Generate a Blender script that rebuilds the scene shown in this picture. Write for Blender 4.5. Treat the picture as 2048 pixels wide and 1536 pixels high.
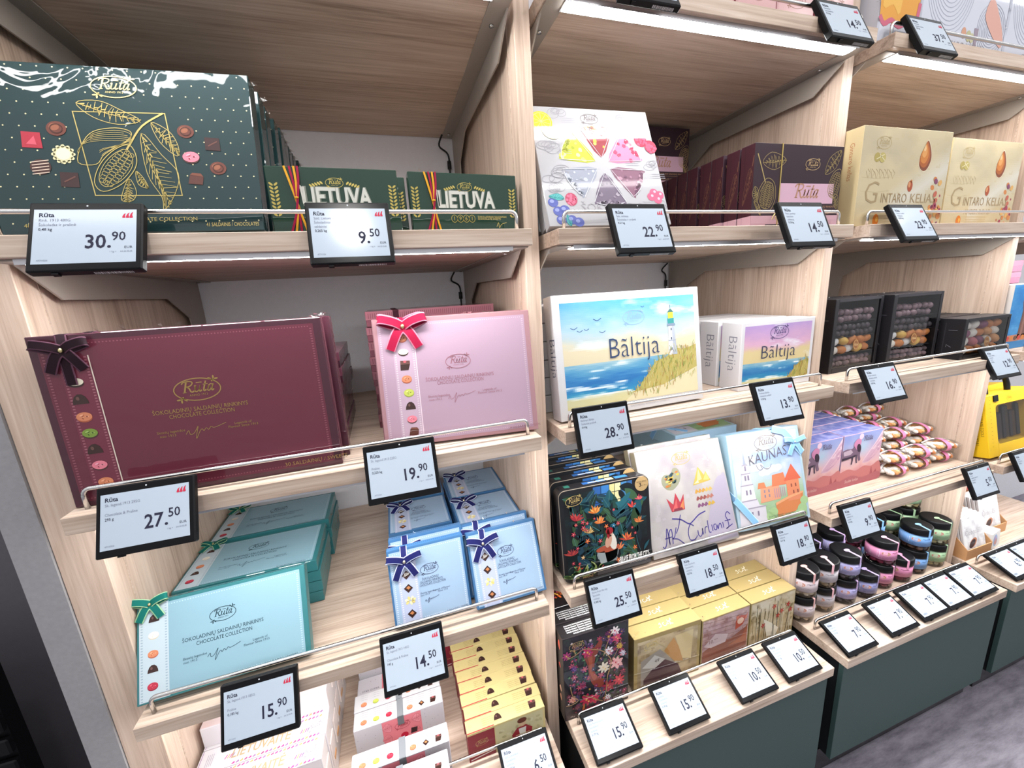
import bpy, bmesh, math, random
import numpy as np
from mathutils import Matrix, Vector
for o in list(bpy.data.objects): bpy.data.objects.remove(o)
SC = bpy.context.scene
COL = SC.collection
random.seed(7)
RNG = np.random.RandomState(5)
R = math.radians

# ------------------------------------------------------------------ camera
cam_d = bpy.data.cameras.new('camera')
cam = bpy.data.objects.new('camera', cam_d); COL.objects.link(cam)
CX = Vector((0.95147416, -0.30187123, -0.05975519))
CY = Vector((0.12228900, 0.19272111, 0.97360360))
CZ = Vector((-0.28238683, -0.93366607, 0.22028469))
mw = Matrix((CX, CY, CZ)).transposed().to_4x4()
mw.translation = Vector((0.64618983, -0.92947912, -0.14772609))
cam.matrix_world = mw
cam_d.sensor_fit = 'HORIZONTAL'; cam_d.sensor_width = 36.0
cam_d.lens = 795.3545 * 36.0 / 2048.0
cam_d.clip_start = 0.02; cam_d.clip_end = 60
SC.camera = cam

# ------------------------------------------------------------------ world, lamps, exposure
W = bpy.data.worlds.new('world'); SC.world = W; W.use_nodes = True
bg = W.node_tree.nodes['Background']
bg.inputs[0].default_value = (0.95, 0.96, 1.0, 1); bg.inputs[1].default_value = 1.0
# the shop around: bright ceiling, dimmer towards the aisle and the floor
_tc = W.node_tree.nodes.new('ShaderNodeTexCoord'); _sp = W.node_tree.nodes.new('ShaderNodeSeparateXYZ'); _rp = W.node_tree.nodes.new('ShaderNodeValToRGB')
_mr = W.node_tree.nodes.new('ShaderNodeMapRange'); _mr.inputs[1].default_value = -1; _mr.inputs[2].default_value = 1
W.node_tree.links.new(_tc.outputs['Generated'], _sp.inputs[0]); W.node_tree.links.new(_sp.outputs[2], _mr.inputs[0]); W.node_tree.links.new(_mr.outputs[0], _rp.inputs[0])
for _k, (_p, _v) in enumerate(((.35, .42), (.5, .70), (.68, .92), (.9, 1.1))):
    _e = _rp.color_ramp.elements[_k] if _k < 2 else _rp.color_ramp.elements.new(_p)
    _e.position = _p; _e.color = (_v * .95, _v * .96, _v, 1)
W.node_tree.links.new(_rp.outputs[0], bg.inputs[0])
SC.view_settings.view_transform = 'Standard'
SC.view_settings.look = 'None'
SC.view_settings.gamma = 1.0
SC.view_settings.use_curve_mapping = False
SC.view_settings.exposure = 0.06
def area(name, loc, rot, sx, sy, power, col=(1, 1, 1), shape='RECTANGLE'):
    l = bpy.data.lights.new(name, 'AREA'); l.shape = shape; l.size = sx; l.size_y = sy
    l.energy = power; l.color = col
    o = bpy.data.objects.new(name, l); COL.objects.link(o); o.location = loc; o.rotation_euler = rot
    return o
# linear ceiling lamps that run along the aisle, and round ceiling spots
area('linear_ceiling_lamp', (1.6, -0.72, 1.38), (R(0), 0, 0), 6.5, 0.035, 14, (1, .98, .96))
area('linear_ceiling_lamp', (1.6, -2.3, 1.42), (R(14), 0, 0), 6.5, 0.09, 11, (1, .98, .97))
for sx in (0.5, 1.9, 3.3):
    area('round_ceiling_lamp', (sx, -1.2, 1.38), (R(16), 0, 0), 0.15, 0.15, 8, (1, .98, .95), 'DISK')

# ------------------------------------------------------------------ materials
def lin(h):
    if not isinstance(h, str): return tuple(h)
    h = h.lstrip('#'); r = []
    for i in (0, 2, 4):
        c = int(h[i:i+2], 16) / 255.0
        r.append(c / 12.92 if c <= 0.04045 else ((c + 0.055) / 1.055) ** 2.4)
    return tuple(r)
MATS = {}
def newmat(name):
    m = bpy.data.materials.new(name); m.use_nodes = True
    nt = m.node_tree; p = nt.nodes['Principled BSDF']; MATS[name] = m
    return m, nt, p
def simple(name, col, rough=.5, metal=0., spec=.5, coat=0., coat_r=.05, emit=None, noise=0.04, nscale=60):
    m, nt, p = newmat(name)
    c = lin(col)
    n = nt.nodes.new('ShaderNodeTexNoise'); n.inputs['Scale'].default_value = nscale; n.inputs['Detail'].default_value = 3
    tc = nt.nodes.new('ShaderNodeTexCoord'); nt.links.new(tc.outputs['Object'], n.inputs['Vector'])
    mx = nt.nodes.new('ShaderNodeMix'); mx.data_type = 'RGBA'
    mx.inputs[6].default_value = tuple(x * (1 - noise) for x in c) + (1,); mx.inputs[7].default_value = tuple(min(1, x * (1 + noise)) for x in c) + (1,)
    nt.links.new(n.outputs['Fac'], mx.inputs[0]); nt.links.new(mx.outputs[2], p.inputs['Base Color'])
    p.inputs['Roughness'].default_value = rough; p.inputs['Metallic'].default_value = metal
    p.inputs['Specular IOR Level'].default_value = spec
    p.inputs['Coat Weight'].default_value = coat; p.inputs['Coat Roughness'].default_value = coat_r
    if emit:
        p.inputs['Emission Color'].default_value = (1, 1, 1, 1); p.inputs['Emission Strength'].default_value = emit
    return m
def printmat(name, rough, coat=0., coat_r=.03, wr=0., wscale=9., metal=0., spec=.5, tint=None):
    """a printed surface: the colour comes from the mesh's own print layer"""
    m, nt, p = newmat(name)
    a = nt.nodes.new('ShaderNodeAttribute'); a.attribute_name = 'Col'
    nt.links.new(a.outputs['Color'], p.inputs['Base Color'])
    p.inputs['Roughness'].default_value = rough; p.inputs['Metallic'].default_value = metal
    p.inputs['Specular IOR Level'].default_value = spec
    p.inputs['Coat Weight'].default_value = coat; p.inputs['Coat Roughness'].default_value = coat_r
    tc = nt.nodes.new('ShaderNodeTexCoord')
    if wr > 0:
        oi = nt.nodes.new('ShaderNodeObjectInfo')
        ad = nt.nodes.new('ShaderNodeVectorMath'); ad.operation = 'ADD'
        sc = nt.nodes.new('ShaderNodeVectorMath'); sc.operation = 'SCALE'; sc.inputs['Scale'].default_value = 7.3
        cb = nt.nodes.new('ShaderNodeCombineXYZ')
        nt.links.new(oi.outputs['Random'], cb.inputs[0]); nt.links.new(oi.outputs['Random'], cb.inputs[2])
        nt.links.new(cb.outputs[0], sc.inputs[0]); nt.links.new(tc.outputs['Object'], ad.inputs[0]); nt.links.new(sc.outputs[0], ad.inputs[1])
        n1 = nt.nodes.new('ShaderNodeTexNoise'); n1.inputs['Scale'].default_value = wscale; n1.inputs['Detail'].default_value = 2.5; n1.inputs['Distortion'].default_value = 1.2
        nt.links.new(ad.outputs[0], n1.inputs['Vector'])
        b = nt.nodes.new('ShaderNodeBump'); b.inputs['Strength'].default_value = wr; b.inputs['Distance'].default_value = 0.01
        nt.links.new(n1.outputs['Fac'], b.inputs['Height']); nt.links.new(b.outputs[0], p.inputs['Coat Normal'])
    return m
printmat('print_matte', .7, spec=.2)
printmat('print_satin', .6, spec=.25, coat=.22, coat_r=.16)
printmat('print_gloss', .6, spec=.2, coat=.5, coat_r=.045)
printmat('print_wrap', .65, spec=.15, coat=.9, coat_r=.015, wr=.34, wscale=7.)
printmat('print_wrapsoft', .65, spec=.15, coat=.7, coat_r=.03, wr=.28, wscale=9.)
printmat('foil', .28, metal=.85)
printmat('velvet', .75, spec=.2)
simple('black_plastic', '0a0a0d', .5, spec=.2)
simple('bezel', '050508', .2, spec=.18)
simple('epaper', 'a6b2bf', .5, spec=.2, coat=.7, coat_r=.12, noise=.012)
simple('steel', 'd6d4d2', .2, metal=1.0)
simple('bracket_metal', 'a0968c', .5, metal=.15, noise=.03)
simple('back_panel', 'e0dee2', .6)
simple('cable', '101012', .5)
simple('cabinet_green', '324845', .55, noise=.05, nscale=300)
simple('gap_black', '0a1013', .6)
simple('kick_black', '140f10', .12, spec=.5)
simple('kraft', 'b98a5e', .75, noise=.06)
simple('grey_wall', '8f8d8f', .8, noise=.16, nscale=90)
simple('dark_wall', '5a565c', .8, noise=.1)
simple('lamp_white', 'ffffff', .5, emit=46.0)
simple('alu', 'cfcfd2', .35, metal=.8)
def wood(name, axis, cols, contrast=1.0):
    m, nt, p = newmat(name)
    tc = nt.nodes.new('ShaderNodeTexCoord'); oi = nt.nodes.new('ShaderNodeObjectInfo')
    cb = nt.nodes.new('ShaderNodeCombineXYZ')
    mu = nt.nodes.new('ShaderNodeMath'); mu.operation = 'MULTIPLY'; mu.inputs[1].default_value = 13.7
    nt.links.new(oi.outputs['Random'], mu.inputs[0])
    for i in range(3): nt.links.new(mu.outputs[0], cb.inputs[i])
    ad = nt.nodes.new('ShaderNodeVectorMath'); ad.operation = 'ADD'
    nt.links.new(tc.outputs['Object'], ad.inputs[0]); nt.links.new(cb.outputs[0], ad.inputs[1])
    def nz(s_along, s_across, detail, dist):
        mp = nt.nodes.new('ShaderNodeMapping')
        v = [s_across] * 3; v[axis] = s_along; mp.inputs['Scale'].default_value = v
        nt.links.new(ad.outputs[0], mp.inputs[0])
        n = nt.nodes.new('ShaderNodeTexNoise'); n.inputs['Scale'].default_value = 1; n.inputs['Detail'].default_value = detail
        n.inputs['Distortion'].default_value = dist; n.inputs['Roughness'].default_value = .6
        nt.links.new(mp.outputs[0], n.inputs['Vector']); return n
    a = nz(5, 150, 5, .3); b = nz(1.1, 16, 3, 1.2); c = nz(.8, 5, 2, .5)
    m1 = nt.nodes.new('ShaderNodeMix'); m1.data_type = 'FLOAT'; m1.inputs[0].default_value = .5
    nt.links.new(a.outputs['Fac'], m1.inputs[2]); nt.links.new(b.outputs['Fac'], m1.inputs[3])
    m2 = nt.nodes.new('ShaderNodeMix'); m2.data_type = 'FLOAT'; m2.inputs[0].default_value = .25
    nt.links.new(m1.outputs[0], m2.inputs[2]); nt.links.new(c.outputs['Fac'], m2.inputs[3])
    rp = nt.nodes.new('ShaderNodeValToRGB'); e = rp.color_ramp.elements
    e[0].position = .34; e[0].color = lin(cols[0]) + (1,); e[1].position = .62; e[1].color = lin(cols[2]) + (1,)
    k = rp.color_ramp.elements.new(.48); k.color = lin(cols[1]) + (1,)
    nt.links.new(m2.outputs[0], rp.inputs[0]); nt.links.new(rp.outputs[0], p.inputs['Base Color'])
    p.inputs['Roughness'].default_value = .5; p.inputs['Specular IOR Level'].default_value = .3
    bp = nt.nodes.new('ShaderNodeBump'); bp.inputs['Strength'].default_value = .08; bp.inputs['Distance'].default_value = .002
    nt.links.new(a.outputs['Fac'], bp.inputs['Height']); nt.links.new(bp.outputs[0], p.inputs['Normal'])
    return m
wood('oak_x', 0, ['917b6b', 'bda795', 'd6c4b4'])
wood('oak_z', 2, ['9c8573', 'c4ac99', 'd8c4b2'])
def clear(name, rough=.03, tint=(1, 1, 1), wr=.0, fmul=1.0, base=.04):
    m = bpy.data.materials.new(name); m.use_nodes = True; nt = m.node_tree; nt.nodes.clear(); MATS[name] = m
    out = nt.nodes.new('ShaderNodeOutputMaterial'); mx = nt.nodes.new('ShaderNodeMixShader')
    tr = nt.nodes.new('ShaderNodeBsdfTransparent'); tr.inputs[0].default_value = tint + (1,)
    gl = nt.nodes.new('ShaderNodeBsdfGlossy'); gl.inputs['Roughness'].default_value = rough
    fr = nt.nodes.new('ShaderNodeFresnel'); fr.inputs[0].default_value = 1.4
    ma = nt.nodes.new('ShaderNodeMath'); ma.operation = 'MULTIPLY_ADD'; ma.inputs[1].default_value = fmul; ma.inputs[2].default_value = base
    nt.links.new(fr.outputs[0], ma.inputs[0]); nt.links.new(ma.outputs[0], mx.inputs[0])
    nt.links.new(tr.outputs[0], mx.inputs[1]); nt.links.new(gl.outputs[0], mx.inputs[2]); nt.links.new(mx.outputs[0], out.inputs[0])
    if wr:
        n1 = nt.nodes.new('ShaderNodeTexNoise'); n1.inputs['Scale'].default_value = 30; n1.inputs['Detail'].default_value = 2
        tc = nt.nodes.new('ShaderNodeTexCoord'); nt.links.new(tc.outputs['Object'], n1.inputs['Vector'])
        b = nt.nodes.new('ShaderNodeBump'); b.inputs['Strength'].default_value = wr; b.inputs['Distance'].default_value = .01
        nt.links.new(n1.outputs['Fac'], b.inputs['Height']); nt.links.new(b.outputs[0], gl.inputs['Normal'])
    return m
clear('clear_plastic', .04, base=.015, fmul=.8)
clear('cellophane', .03, wr=.12, base=.0, fmul=.55)
def floor_mat():
    m, nt, p = newmat('stone_floor')
    tc = nt.nodes.new('ShaderNodeTexCoord'); mp = nt.nodes.new('ShaderNodeMapping'); mp.inputs['Scale'].default_value = (2, 9, 1); mp.inputs['Rotation'].default_value = (0, 0, .5)
    nt.links.new(tc.outputs['Object'], mp.inputs[0])
    n = nt.nodes.new('ShaderNodeTexNoise'); n.inputs['Scale'].default_value = 3; n.inputs['Detail'].default_value = 10; n.inputs['Roughness'].default_value = .72
    nt.links.new(mp.outputs[0], n.inputs['Vector'])
    rp = nt.nodes.new('ShaderNodeValToRGB'); e = rp.color_ramp.elements
    e[0].position = .3; e[0].color = lin('5b5560') + (1,); e[1].position = .72; e[1].color = lin('98929c') + (1,)
    nt.links.new(n.outputs['Fac'], rp.inputs[0]); nt.links.new(rp.outputs[0], p.inputs['Base Color'])
    p.inputs['Roughness'].default_value = .45
floor_mat()

# ------------------------------------------------------------------ mesh builder
EPS = 0.00022
class MB:
    def __init__(s): s.v = []; s.f = []; s.m = []; s.c = []; s.mats = []; s.sm = []
    def mi(s, name):
        if name not in s.mats: s.mats.append(name)
        return s.mats.index(name)
    def face(s, pts, mat='print_matte', col=(1, 1, 1), smooth=False):
        i = len(s.v); s.v += [tuple(p) for p in pts]; s.f.append(tuple(range(i, i + len(pts)))); s.m.append(s.mi(mat)); s.c.append(col); s.sm.append(smooth)
    def mesh(s, verts, faces, mat, col=(1, 1, 1), smooth=False):
        i = len(s.v); s.v += [tuple(p) for p in verts]; k = s.mi(mat); c = lin(col)
        for f in faces: s.f.append(tuple(a + i for a in f)); s.m.append(k); s.c.append(c); s.sm.append(smooth)
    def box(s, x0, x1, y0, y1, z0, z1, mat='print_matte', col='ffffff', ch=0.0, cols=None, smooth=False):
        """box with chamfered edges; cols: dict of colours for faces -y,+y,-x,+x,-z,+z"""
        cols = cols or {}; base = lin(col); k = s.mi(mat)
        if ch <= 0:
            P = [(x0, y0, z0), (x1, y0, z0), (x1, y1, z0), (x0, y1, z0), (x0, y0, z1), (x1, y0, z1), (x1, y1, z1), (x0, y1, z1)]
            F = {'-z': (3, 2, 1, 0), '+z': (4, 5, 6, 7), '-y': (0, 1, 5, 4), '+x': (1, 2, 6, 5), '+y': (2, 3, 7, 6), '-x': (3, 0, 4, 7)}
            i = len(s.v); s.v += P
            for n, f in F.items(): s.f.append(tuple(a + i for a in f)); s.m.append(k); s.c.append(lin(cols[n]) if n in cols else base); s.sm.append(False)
            return
        X = (x0, x1); Y = (y0, y1); Z = (z0, z1); i0 = len(s.v); idx = {}
        for a in (0, 1):
            for b in (0, 1):
                for c in (0, 1):
                    sx, sy, sz = (1 - 2 * a) * ch, (1 - 2 * b) * ch, (1 - 2 * c) * ch
                    idx[(a, b, c, 0)] = len(s.v); s.v.append((X[a], Y[b] + sy, Z[c] + sz))
                    idx[(a, b, c, 1)] = len(s.v); s.v.append((X[a] + sx, Y[b], Z[c] + sz))
                    idx[(a, b, c, 2)] = len(s.v); s.v.append((X[a] + sx, Y[b] + sy, Z[c]))
        def add(t, n=None):
            s.f.append(tuple(t)); s.m.append(k); s.c.append(lin(cols[n]) if n in cols else base); s.sm.append(False)
        I = idx
        for a, n in ((0, '-x'), (1, '+x')):
            q = [I[(a, 0, 0, 0)], I[(a, 1, 0, 0)], I[(a, 1, 1, 0)], I[(a, 0, 1, 0)]]; add(q if a else q[::-1], n)
        for b, n in ((0, '-y'), (1, '+y')):
            q = [I[(0, b, 0, 1)], I[(1, b, 0, 1)], I[(1, b, 1, 1)], I[(0, b, 1, 1)]]; add(q[::-1] if b else q, n)
        for c, n in ((0, '-z'), (1, '+z')):
            q = [I[(0, 0, c, 2)], I[(1, 0, c, 2)], I[(1, 1, c, 2)], I[(0, 1, c, 2)]]; add(q if c else q[::-1], n)
        for a in (0, 1):
            for b in (0, 1): add([I[(a, b, 0, 0)], I[(a, b, 1, 0)], I[(a, b, 1, 1)], I[(a, b, 0, 1)]][::1 if a == b else -1])
            for c in (0, 1): add([I[(a, 0, c, 0)], I[(a, 1, c, 0)], I[(a, 1, c, 2)], I[(a, 0, c, 2)]][::-1 if a == c else 1])
        for b in (0, 1):
            for c in (0, 1): add([I[(0, b, c, 1)], I[(1, b, c, 1)], I[(1, b, c, 2)], I[(0, b, c, 2)]][::1 if b == c else -1])
        for a in (0, 1):
            for b in (0, 1):
                for c in (0, 1): add([I[(a, b, c, 0)], I[(a, b, c, 1)], I[(a, b, c, 2)]][::1 if (a + b + c) % 2 else -1])
    def tube(s, path, r, mat, col='ffffff', n=8, cap=True):
        path = [Vector(p) for p in path]; rings = []
        up = Vector((0.123, 0.456, 0.88)).normalized()
        for i, p in enumerate(path):
            d = (path[min(i + 1, len(path) - 1)] - path[max(i - 1, 0)]).normalized()
            a = d.cross(up).normalized(); b = d.cross(a).normalized()
            rr = r[i] if isinstance(r, (list, tuple)) else r
            rings.append([p + a * math.cos(2 * math.pi * k / n) * rr + b * math.sin(2 * math.pi * k / n) * rr for k in range(n)])
        V = [q for rg in rings for q in rg]; F = []
        for i in range(len(path) - 1):
            for k in range(n): F.append((i * n + k, i * n + (k + 1) % n, (i + 1) * n + (k + 1) % n, (i + 1) * n + k))
        if cap: F.append(tuple(range(n))[::-1]); F.append(tuple((len(path) - 1) * n + k for k in range(n)))
        s.mesh(V, F, mat, col, True)
    def lathe(s, prof, mat, col='ffffff', n=28, cx=0, cy=0, smooth=True, a0=0, a1=2 * math.pi):
        full = abs(a1 - a0 - 2 * math.pi) < 1e-6; m = n if full else n + 1
        V = []; F = []
        for (r, z) in prof:
            for k in range(m):
                a = a0 + (a1 - a0) * k / n; V.append((cx + r * math.cos(a), cy + r * math.sin(a), z))
        for i in range(len(prof) - 1):
            for k in range(n):
                k2 = (k + 1) % m; F.append((i * m + k, i * m + k2, (i + 1) * m + k2, (i + 1) * m + k))
        if full and prof[0][0] > 1e-6: F.append(tuple(range(m))[::-1])
        if full and prof[-1][0] > 1e-6: F.append(tuple((len(prof) - 1) * m + k for k in range(m)))
        s.mesh(V, F, mat, col, smooth)
    def ellipsoid(s, c, r, rot, mat, col, nu=12, nv=7):
        V = []; F = []; Mx = rot
        for i in range(nv + 1):
            th = math.pi * i / nv
            for k in range(nu):
                ph = 2 * math.pi * k / nu
                p = Vector((r[0] * math.sin(th) * math.cos(ph), r[1] * math.sin(th) * math.sin(ph), r[2] * math.cos(th)))
                V.append(tuple(Mx @ p + Vector(c)))
        for i in range(nv):
            for k in range(nu): F.append((i * nu + k, (i + 1) * nu + k, (i + 1) * nu + (k + 1) % nu, i * nu + (k + 1) % nu))
        s.mesh(V, F, mat, col, True)
    def build(s, name, parent=None, link=True):
        me = bpy.data.meshes.new(name); me.from_pydata(s.v, [], s.f)
        for n in s.mats: me.materials.append(MATS[n])
        me.polygons.foreach_set('material_index', s.m); me.polygons.foreach_set('use_smooth', s.sm)
        at = me.color_attributes.new('Col', 'FLOAT_COLOR', 'CORNER')
        tot = sum(len(f) for f in s.f); buf = np.ones((tot, 4), np.float32); j = 0
        for f, c in zip(s.f, s.c):
            n = len(f)
            buf[j:j + n, :3] = c; j += n
        buf[:, :3] *= .80
        at.data.foreach_set('color', buf.ravel()); me.update()
        o = bpy.data.objects.new(name, me)
        COL.objects.link(o)
        if parent: o.parent = parent
        return o
TXT = {}
def text2d(s, bold=0., shear=0., spacing=1.):
    key = (s, bold, shear, spacing)
    if key in TXT: return TXT[key]
    cu = bpy.data.curves.new('t', 'FONT'); cu.body = s; cu.resolution_u = 2; cu.shear = shear; cu.offset = bold; cu.space_character = spacing
    o = bpy.data.objects.new('t', cu); COL.objects.link(o)
    dg = bpy.context.evaluated_depsgraph_get(); ev = o.evaluated_get(dg); m = ev.to_mesh()
    V = np.array([(v.co.x, v.co.y) for v in m.vertices]) if len(m.vertices) else np.zeros((1, 2)); F = [tuple(p.vertices) for p in m.polygons]
    ev.to_mesh_clear(); bpy.data.objects.remove(o); bpy.data.curves.remove(cu)
    V[:, 0] -= V[:, 0].min(); TXT[key] = (V, F, V[:, 0].max()); return TXT[key]
def smooth(pts, closed=False, n=5):
    P = [np.array(p, float) for p in pts]; out = []; N = len(P)
    for i in range(N if closed else N - 1):
        if closed: a, b, c, d = P[i - 1], P[i], P[(i + 1) % N], P[(i + 2) % N]
        else: a, b, c, d = P[max(i - 1, 0)], P[i], P[i + 1], P[min(i + 2, N - 1)]
        for k in range(n):
            t = k / n; out.append(tuple(.5 * (2 * b + (c - a) * t + (2 * a - 5 * b + 4 * c - d) * t * t + (3 * b - a - 3 * c + d) * t ** 3)))
    if not closed: out.append(tuple(P[-1]))
    return out
class Art:
    """flat print on one face: (u, v) run along U and V from the origin; L is the ink layer"""
    def __init__(s, mb, O, U, V, w, h, mat='print_matte'):
        s.mb = mb; s.O = Vector(O); s.U = Vector(U).normalized(); s.V = Vector(V).normalized(); s.N = s.U.cross(s.V); s.w = w; s.h = h; s.mat = mat
    def P(s, u, v, L): return s.O + s.U * float(u) + s.V * float(v) + s.N * (EPS * L)
    def poly(s, pts, col, L=1, mat=None): s.mb.face([s.P(u, v, L) for u, v in pts], mat or s.mat, lin(col))
    def rect(s, u0, v0, u1, v1, col, L=1, mat=None): s.poly([(u0, v0), (u1, v0), (u1, v1), (u0, v1)], col, L, mat)
    def fpoly(s, pts, col, L=1, mat=None): s.poly([(u * s.w, v * s.h) for u, v in pts], col, L, mat)
    def frect(s, u0, v0, u1, v1, col, L=1, mat=None): s.rect(u0 * s.w, v0 * s.h, u1 * s.w, v1 * s.h, col, L, mat)
    def ell(s, u, v, ru, rv=None, col='ffffff', L=2, rot=0, n=16, mat=None):
        rv = rv or ru; c, d = math.cos(rot), math.sin(rot)
        s.poly([(u + ru * math.cos(a) * c - rv * math.sin(a) * d, v + ru * math.cos(a) * d + rv * math.sin(a) * c) for a in [2 * math.pi * k / n for k in range(n)]], col, L, mat)
    def line(s, pts, wd, col, L=2, closed=False, mat=None):
        P = [np.array(p, float) for p in pts]; n = len(P); Lf = []; Rt = []
        for i in range(n):
            a = P[i - 1] if (i > 0 or closed) else P[i]; b = P[(i + 1) % n] if (i < n - 1 or closed) else P[i]
            d = b - a; l = np.hypot(*d) or 1; nn = np.array((-d[1], d[0])) / l * wd / 2; Lf.append(P[i] + nn); Rt.append(P[i] - nn)
        V = [s.P(p[0], p[1], L) for p in Lf + Rt]
        F = [(n + i, n + (i + 1) % n, (i + 1) % n, i) for i in range(n if closed else n - 1)]
        s.mb.mesh(V, F, mat or s.mat, col)
    def ring(s, u, v, ru, rv, wd, col, L=2, rot=0, n=28, mat=None):
        c, d = math.cos(rot), math.sin(rot)
        s.line([(u + ru * math.cos(a) * c - rv * math.sin(a) * d, v + ru * math.cos(a) * d + rv * math.sin(a) * c) for a in [2 * math.pi * k / n for k in range(n)]], wd, col, L, True, mat)
    def text(s, t, u, v, size=None, w=None, col='000000', L=3, al='l', bold=0., shear=0., sp=1., mat=None, rot=0., sx=1., slope=0.):
        V, F, tw = text2d(t, bold, shear, sp)
        kx = ky = size
        if w is not None:
            kx = w / tw
            if size is None: kx = ky = w / tw
        else: kx = size * sx
        off = {'l': 0, 'c': -tw * kx / 2, 'r': -tw * kx}[al]; c, d = math.cos(rot), math.sin(rot)
        pts = []
        for x, y in V:
            a = x * kx + off; b = y * ky + slope * (x * kx)
            pts.append(s.P(u + a * c - b * d, v + a * d + b * c, L))
        s.mb.mesh(pts, F, mat or s.mat, col)
    def grid(s, u0, v0, u1, v1, nx, ny, fn, L=1, mat=None):
        """a picture: fn(U, V) gives sRGB 0..1 over the unit square"""
        us = (np.arange(nx) + .5) / nx; vs = (np.arange(ny) + .5) / ny; UU, VV = np.meshgrid(us, vs)
        c = np.clip(fn(UU, VV), 0, 1); c = np.where(c <= .04045, c / 12.92, ((c + .055) / 1.055) ** 2.4)
        i0 = len(s.mb.v); k = s.mb.mi(mat or s.mat)
        for j in range(ny + 1):
            for i in range(nx + 1): s.mb.v.append(tuple(s.P(u0 + (u1 - u0) * i / nx, v0 + (v1 - v0) * j / ny, L)))
        for j in range(ny):
            for i in range(nx):
                a = i0 + j * (nx + 1) + i; s.mb.f.append((a, a + 1, a + nx + 2, a + nx + 1)); s.mb.m.append(k); s.mb.c.append(tuple(c[j, i])); s.mb.sm.append(False)
    def logo(s, u, v, wd, col, L=3, rot=0., mat=None, fillc=None):
        rx, ry = wd / 2, wd * .28; c, d = math.cos(rot), math.sin(rot)
        if fillc: s.ell(u, v, rx, ry, fillc, L - 1, rot, 24)
        s.ring(u, v, rx, ry, wd * .025, col, L, rot, 28, mat)
        t = lambda a, b: (u + a * c - b * d, v + a * d + b * c)
        p = t(-.335 * wd, -.06 * wd); s.script(p[0], p[1], wd * .64, col, L, mat, rot)
        p = t(0, -.165 * wd); s.text('ANNO 1913', p[0], p[1], size=wd * .075, col=col, L=L, al='c', mat=mat, rot=rot)
        for sx, sy, k in ((.36, .2, 1), (-.36, -.2, -1)):
            for q, (a, b, an) in enumerate(((0, 0, .8), (.07, .03, .1), (.02, .07, 1.5), (-.06, .04, 2.4))):
                p = t((sx + a * k) * wd, (sy + b * k) * wd); s.ell(p[0], p[1], wd * .055, wd * .022, col, L, an + rot, 8, mat)
    def script(s, u, v, w, col, L=3, mat=None, rot=0.):
        """the word Rūta in a slanted pen script"""
        c, d = math.cos(rot), math.sin(rot)
        def st(P, th, cl=False):
            Q = [((x + .28 * y) * w, y * w) for x, y in (smooth(P, False, 4) if len(P) > 2 else P)]
            s.line([(u + a * c - b * d, v + a * d + b * c) for a, b in Q], th * w, col, L, cl, mat)
        st([(.08, 0), (.08, .42)], .058); st([(.02, .0), (.15, .0)], .026); st([(-.06, .33), (-.03, .40), (.04, .42), (.16, .43), (.27, .40), (.29, .32), (.22, .24), (.10, .22)], .042); st([(.14, .22), (.22, .14), (.28, .03), (.34, .0), (.39, .04)], .052)
        st([(.37, .22), (.42, .25), (.415, .10), (.44, .01), (.50, .01), (.56, .10), (.58, .25)], .036); st([(.415, .22), (.415, .06)], .052); st([(.575, .25), (.565, .06), (.60, .0), (.65, .05)], .046); st([(.41, .36), (.61, .36)], .032)
        st([(.735, .40), (.71, .10), (.735, .005), (.80, .05)], .05); st([(.655, .265), (.82, .275)], .030)
        st([(.985, .20), (.94, .26), (.86, .21), (.835, .09), (.87, .0), (.93, .03), (.985, .17)], .036); st([(.86, .20), (.84, .07)], .05); st([(1.0, .26), (.98, .07), (1.01, .0), (1.06, .05)], .046)
    def leaf(s, pts, col, wd, L=2, mat=None, hatch=7, fillc=None):
        o = smooth(pts, True, 4)
        if fillc: s.poly(o, fillc, L - 1)
        s.line(o, wd, col, L, True, mat)
        n = len(o); a = np.array(o[0]); b = np.array(o[n // 2]); mid = (a + b) / 2 + (b - a)[::-1] * np.array((.04, -.04))
        s.line([a, mid, b], wd * 1.2, col, L, False, mat); r = random.Random(n + int(a[0] * 1e4))
        for k in range(1, hatch * 2):
            t = k / (hatch * 2); q = a + (b - a) * t
            for side in (k * n // (4 * hatch), n - k * n // (4 * hatch)):
                e = np.array(o[side % n]); f = r.uniform(.45, .92); j = (b - a) * .05
                s.line([q, q + (e - q) * f * .5 + j * .5, q + (e - q) * f + j], wd * r.uniform(.5, 1.1), col, L, False, mat)
            if k % 2: s.line([q, q + (b - a) * .07 + (b - a)[::-1] * np.array((.03, -.03)) * r.uniform(-1, 1)], wd * 1.8, col, L, False, mat)
def noise2(U, V, sx, sy, seed=0, octaves=3):
    r = np.random.RandomState(seed); out = np.zeros_like(U); amp = 1.; tot = 0
    for o in range(octaves):
        g = r.rand(64, 64); x = U * sx * 2 ** o; y = V * sy * 2 ** o
        xi = np.floor(x).astype(int); yi = np.floor(y).astype(int); fx = x - xi; fy = y - yi; fx = fx * fx * (3 - 2 * fx); fy = fy * fy * (3 - 2 * fy)
        G = lambda a, b: g[a % 64, b % 64]
        out += amp * (G(xi, yi) * (1 - fx) * (1 - fy) + G(xi + 1, yi) * fx * (1 - fy) + G(xi, yi + 1) * (1 - fx) * fy + G(xi + 1, yi + 1) * fx * fy); tot += amp; amp *= .55
    return out / tot
def H(h): h = h.lstrip('#'); return np.array([int(h[i:i + 2], 16) / 255. for i in (0, 2, 4)])
def mixc(a, b, t): return a + (b - a) * np.clip(t, 0, 1)[..., None]
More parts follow.
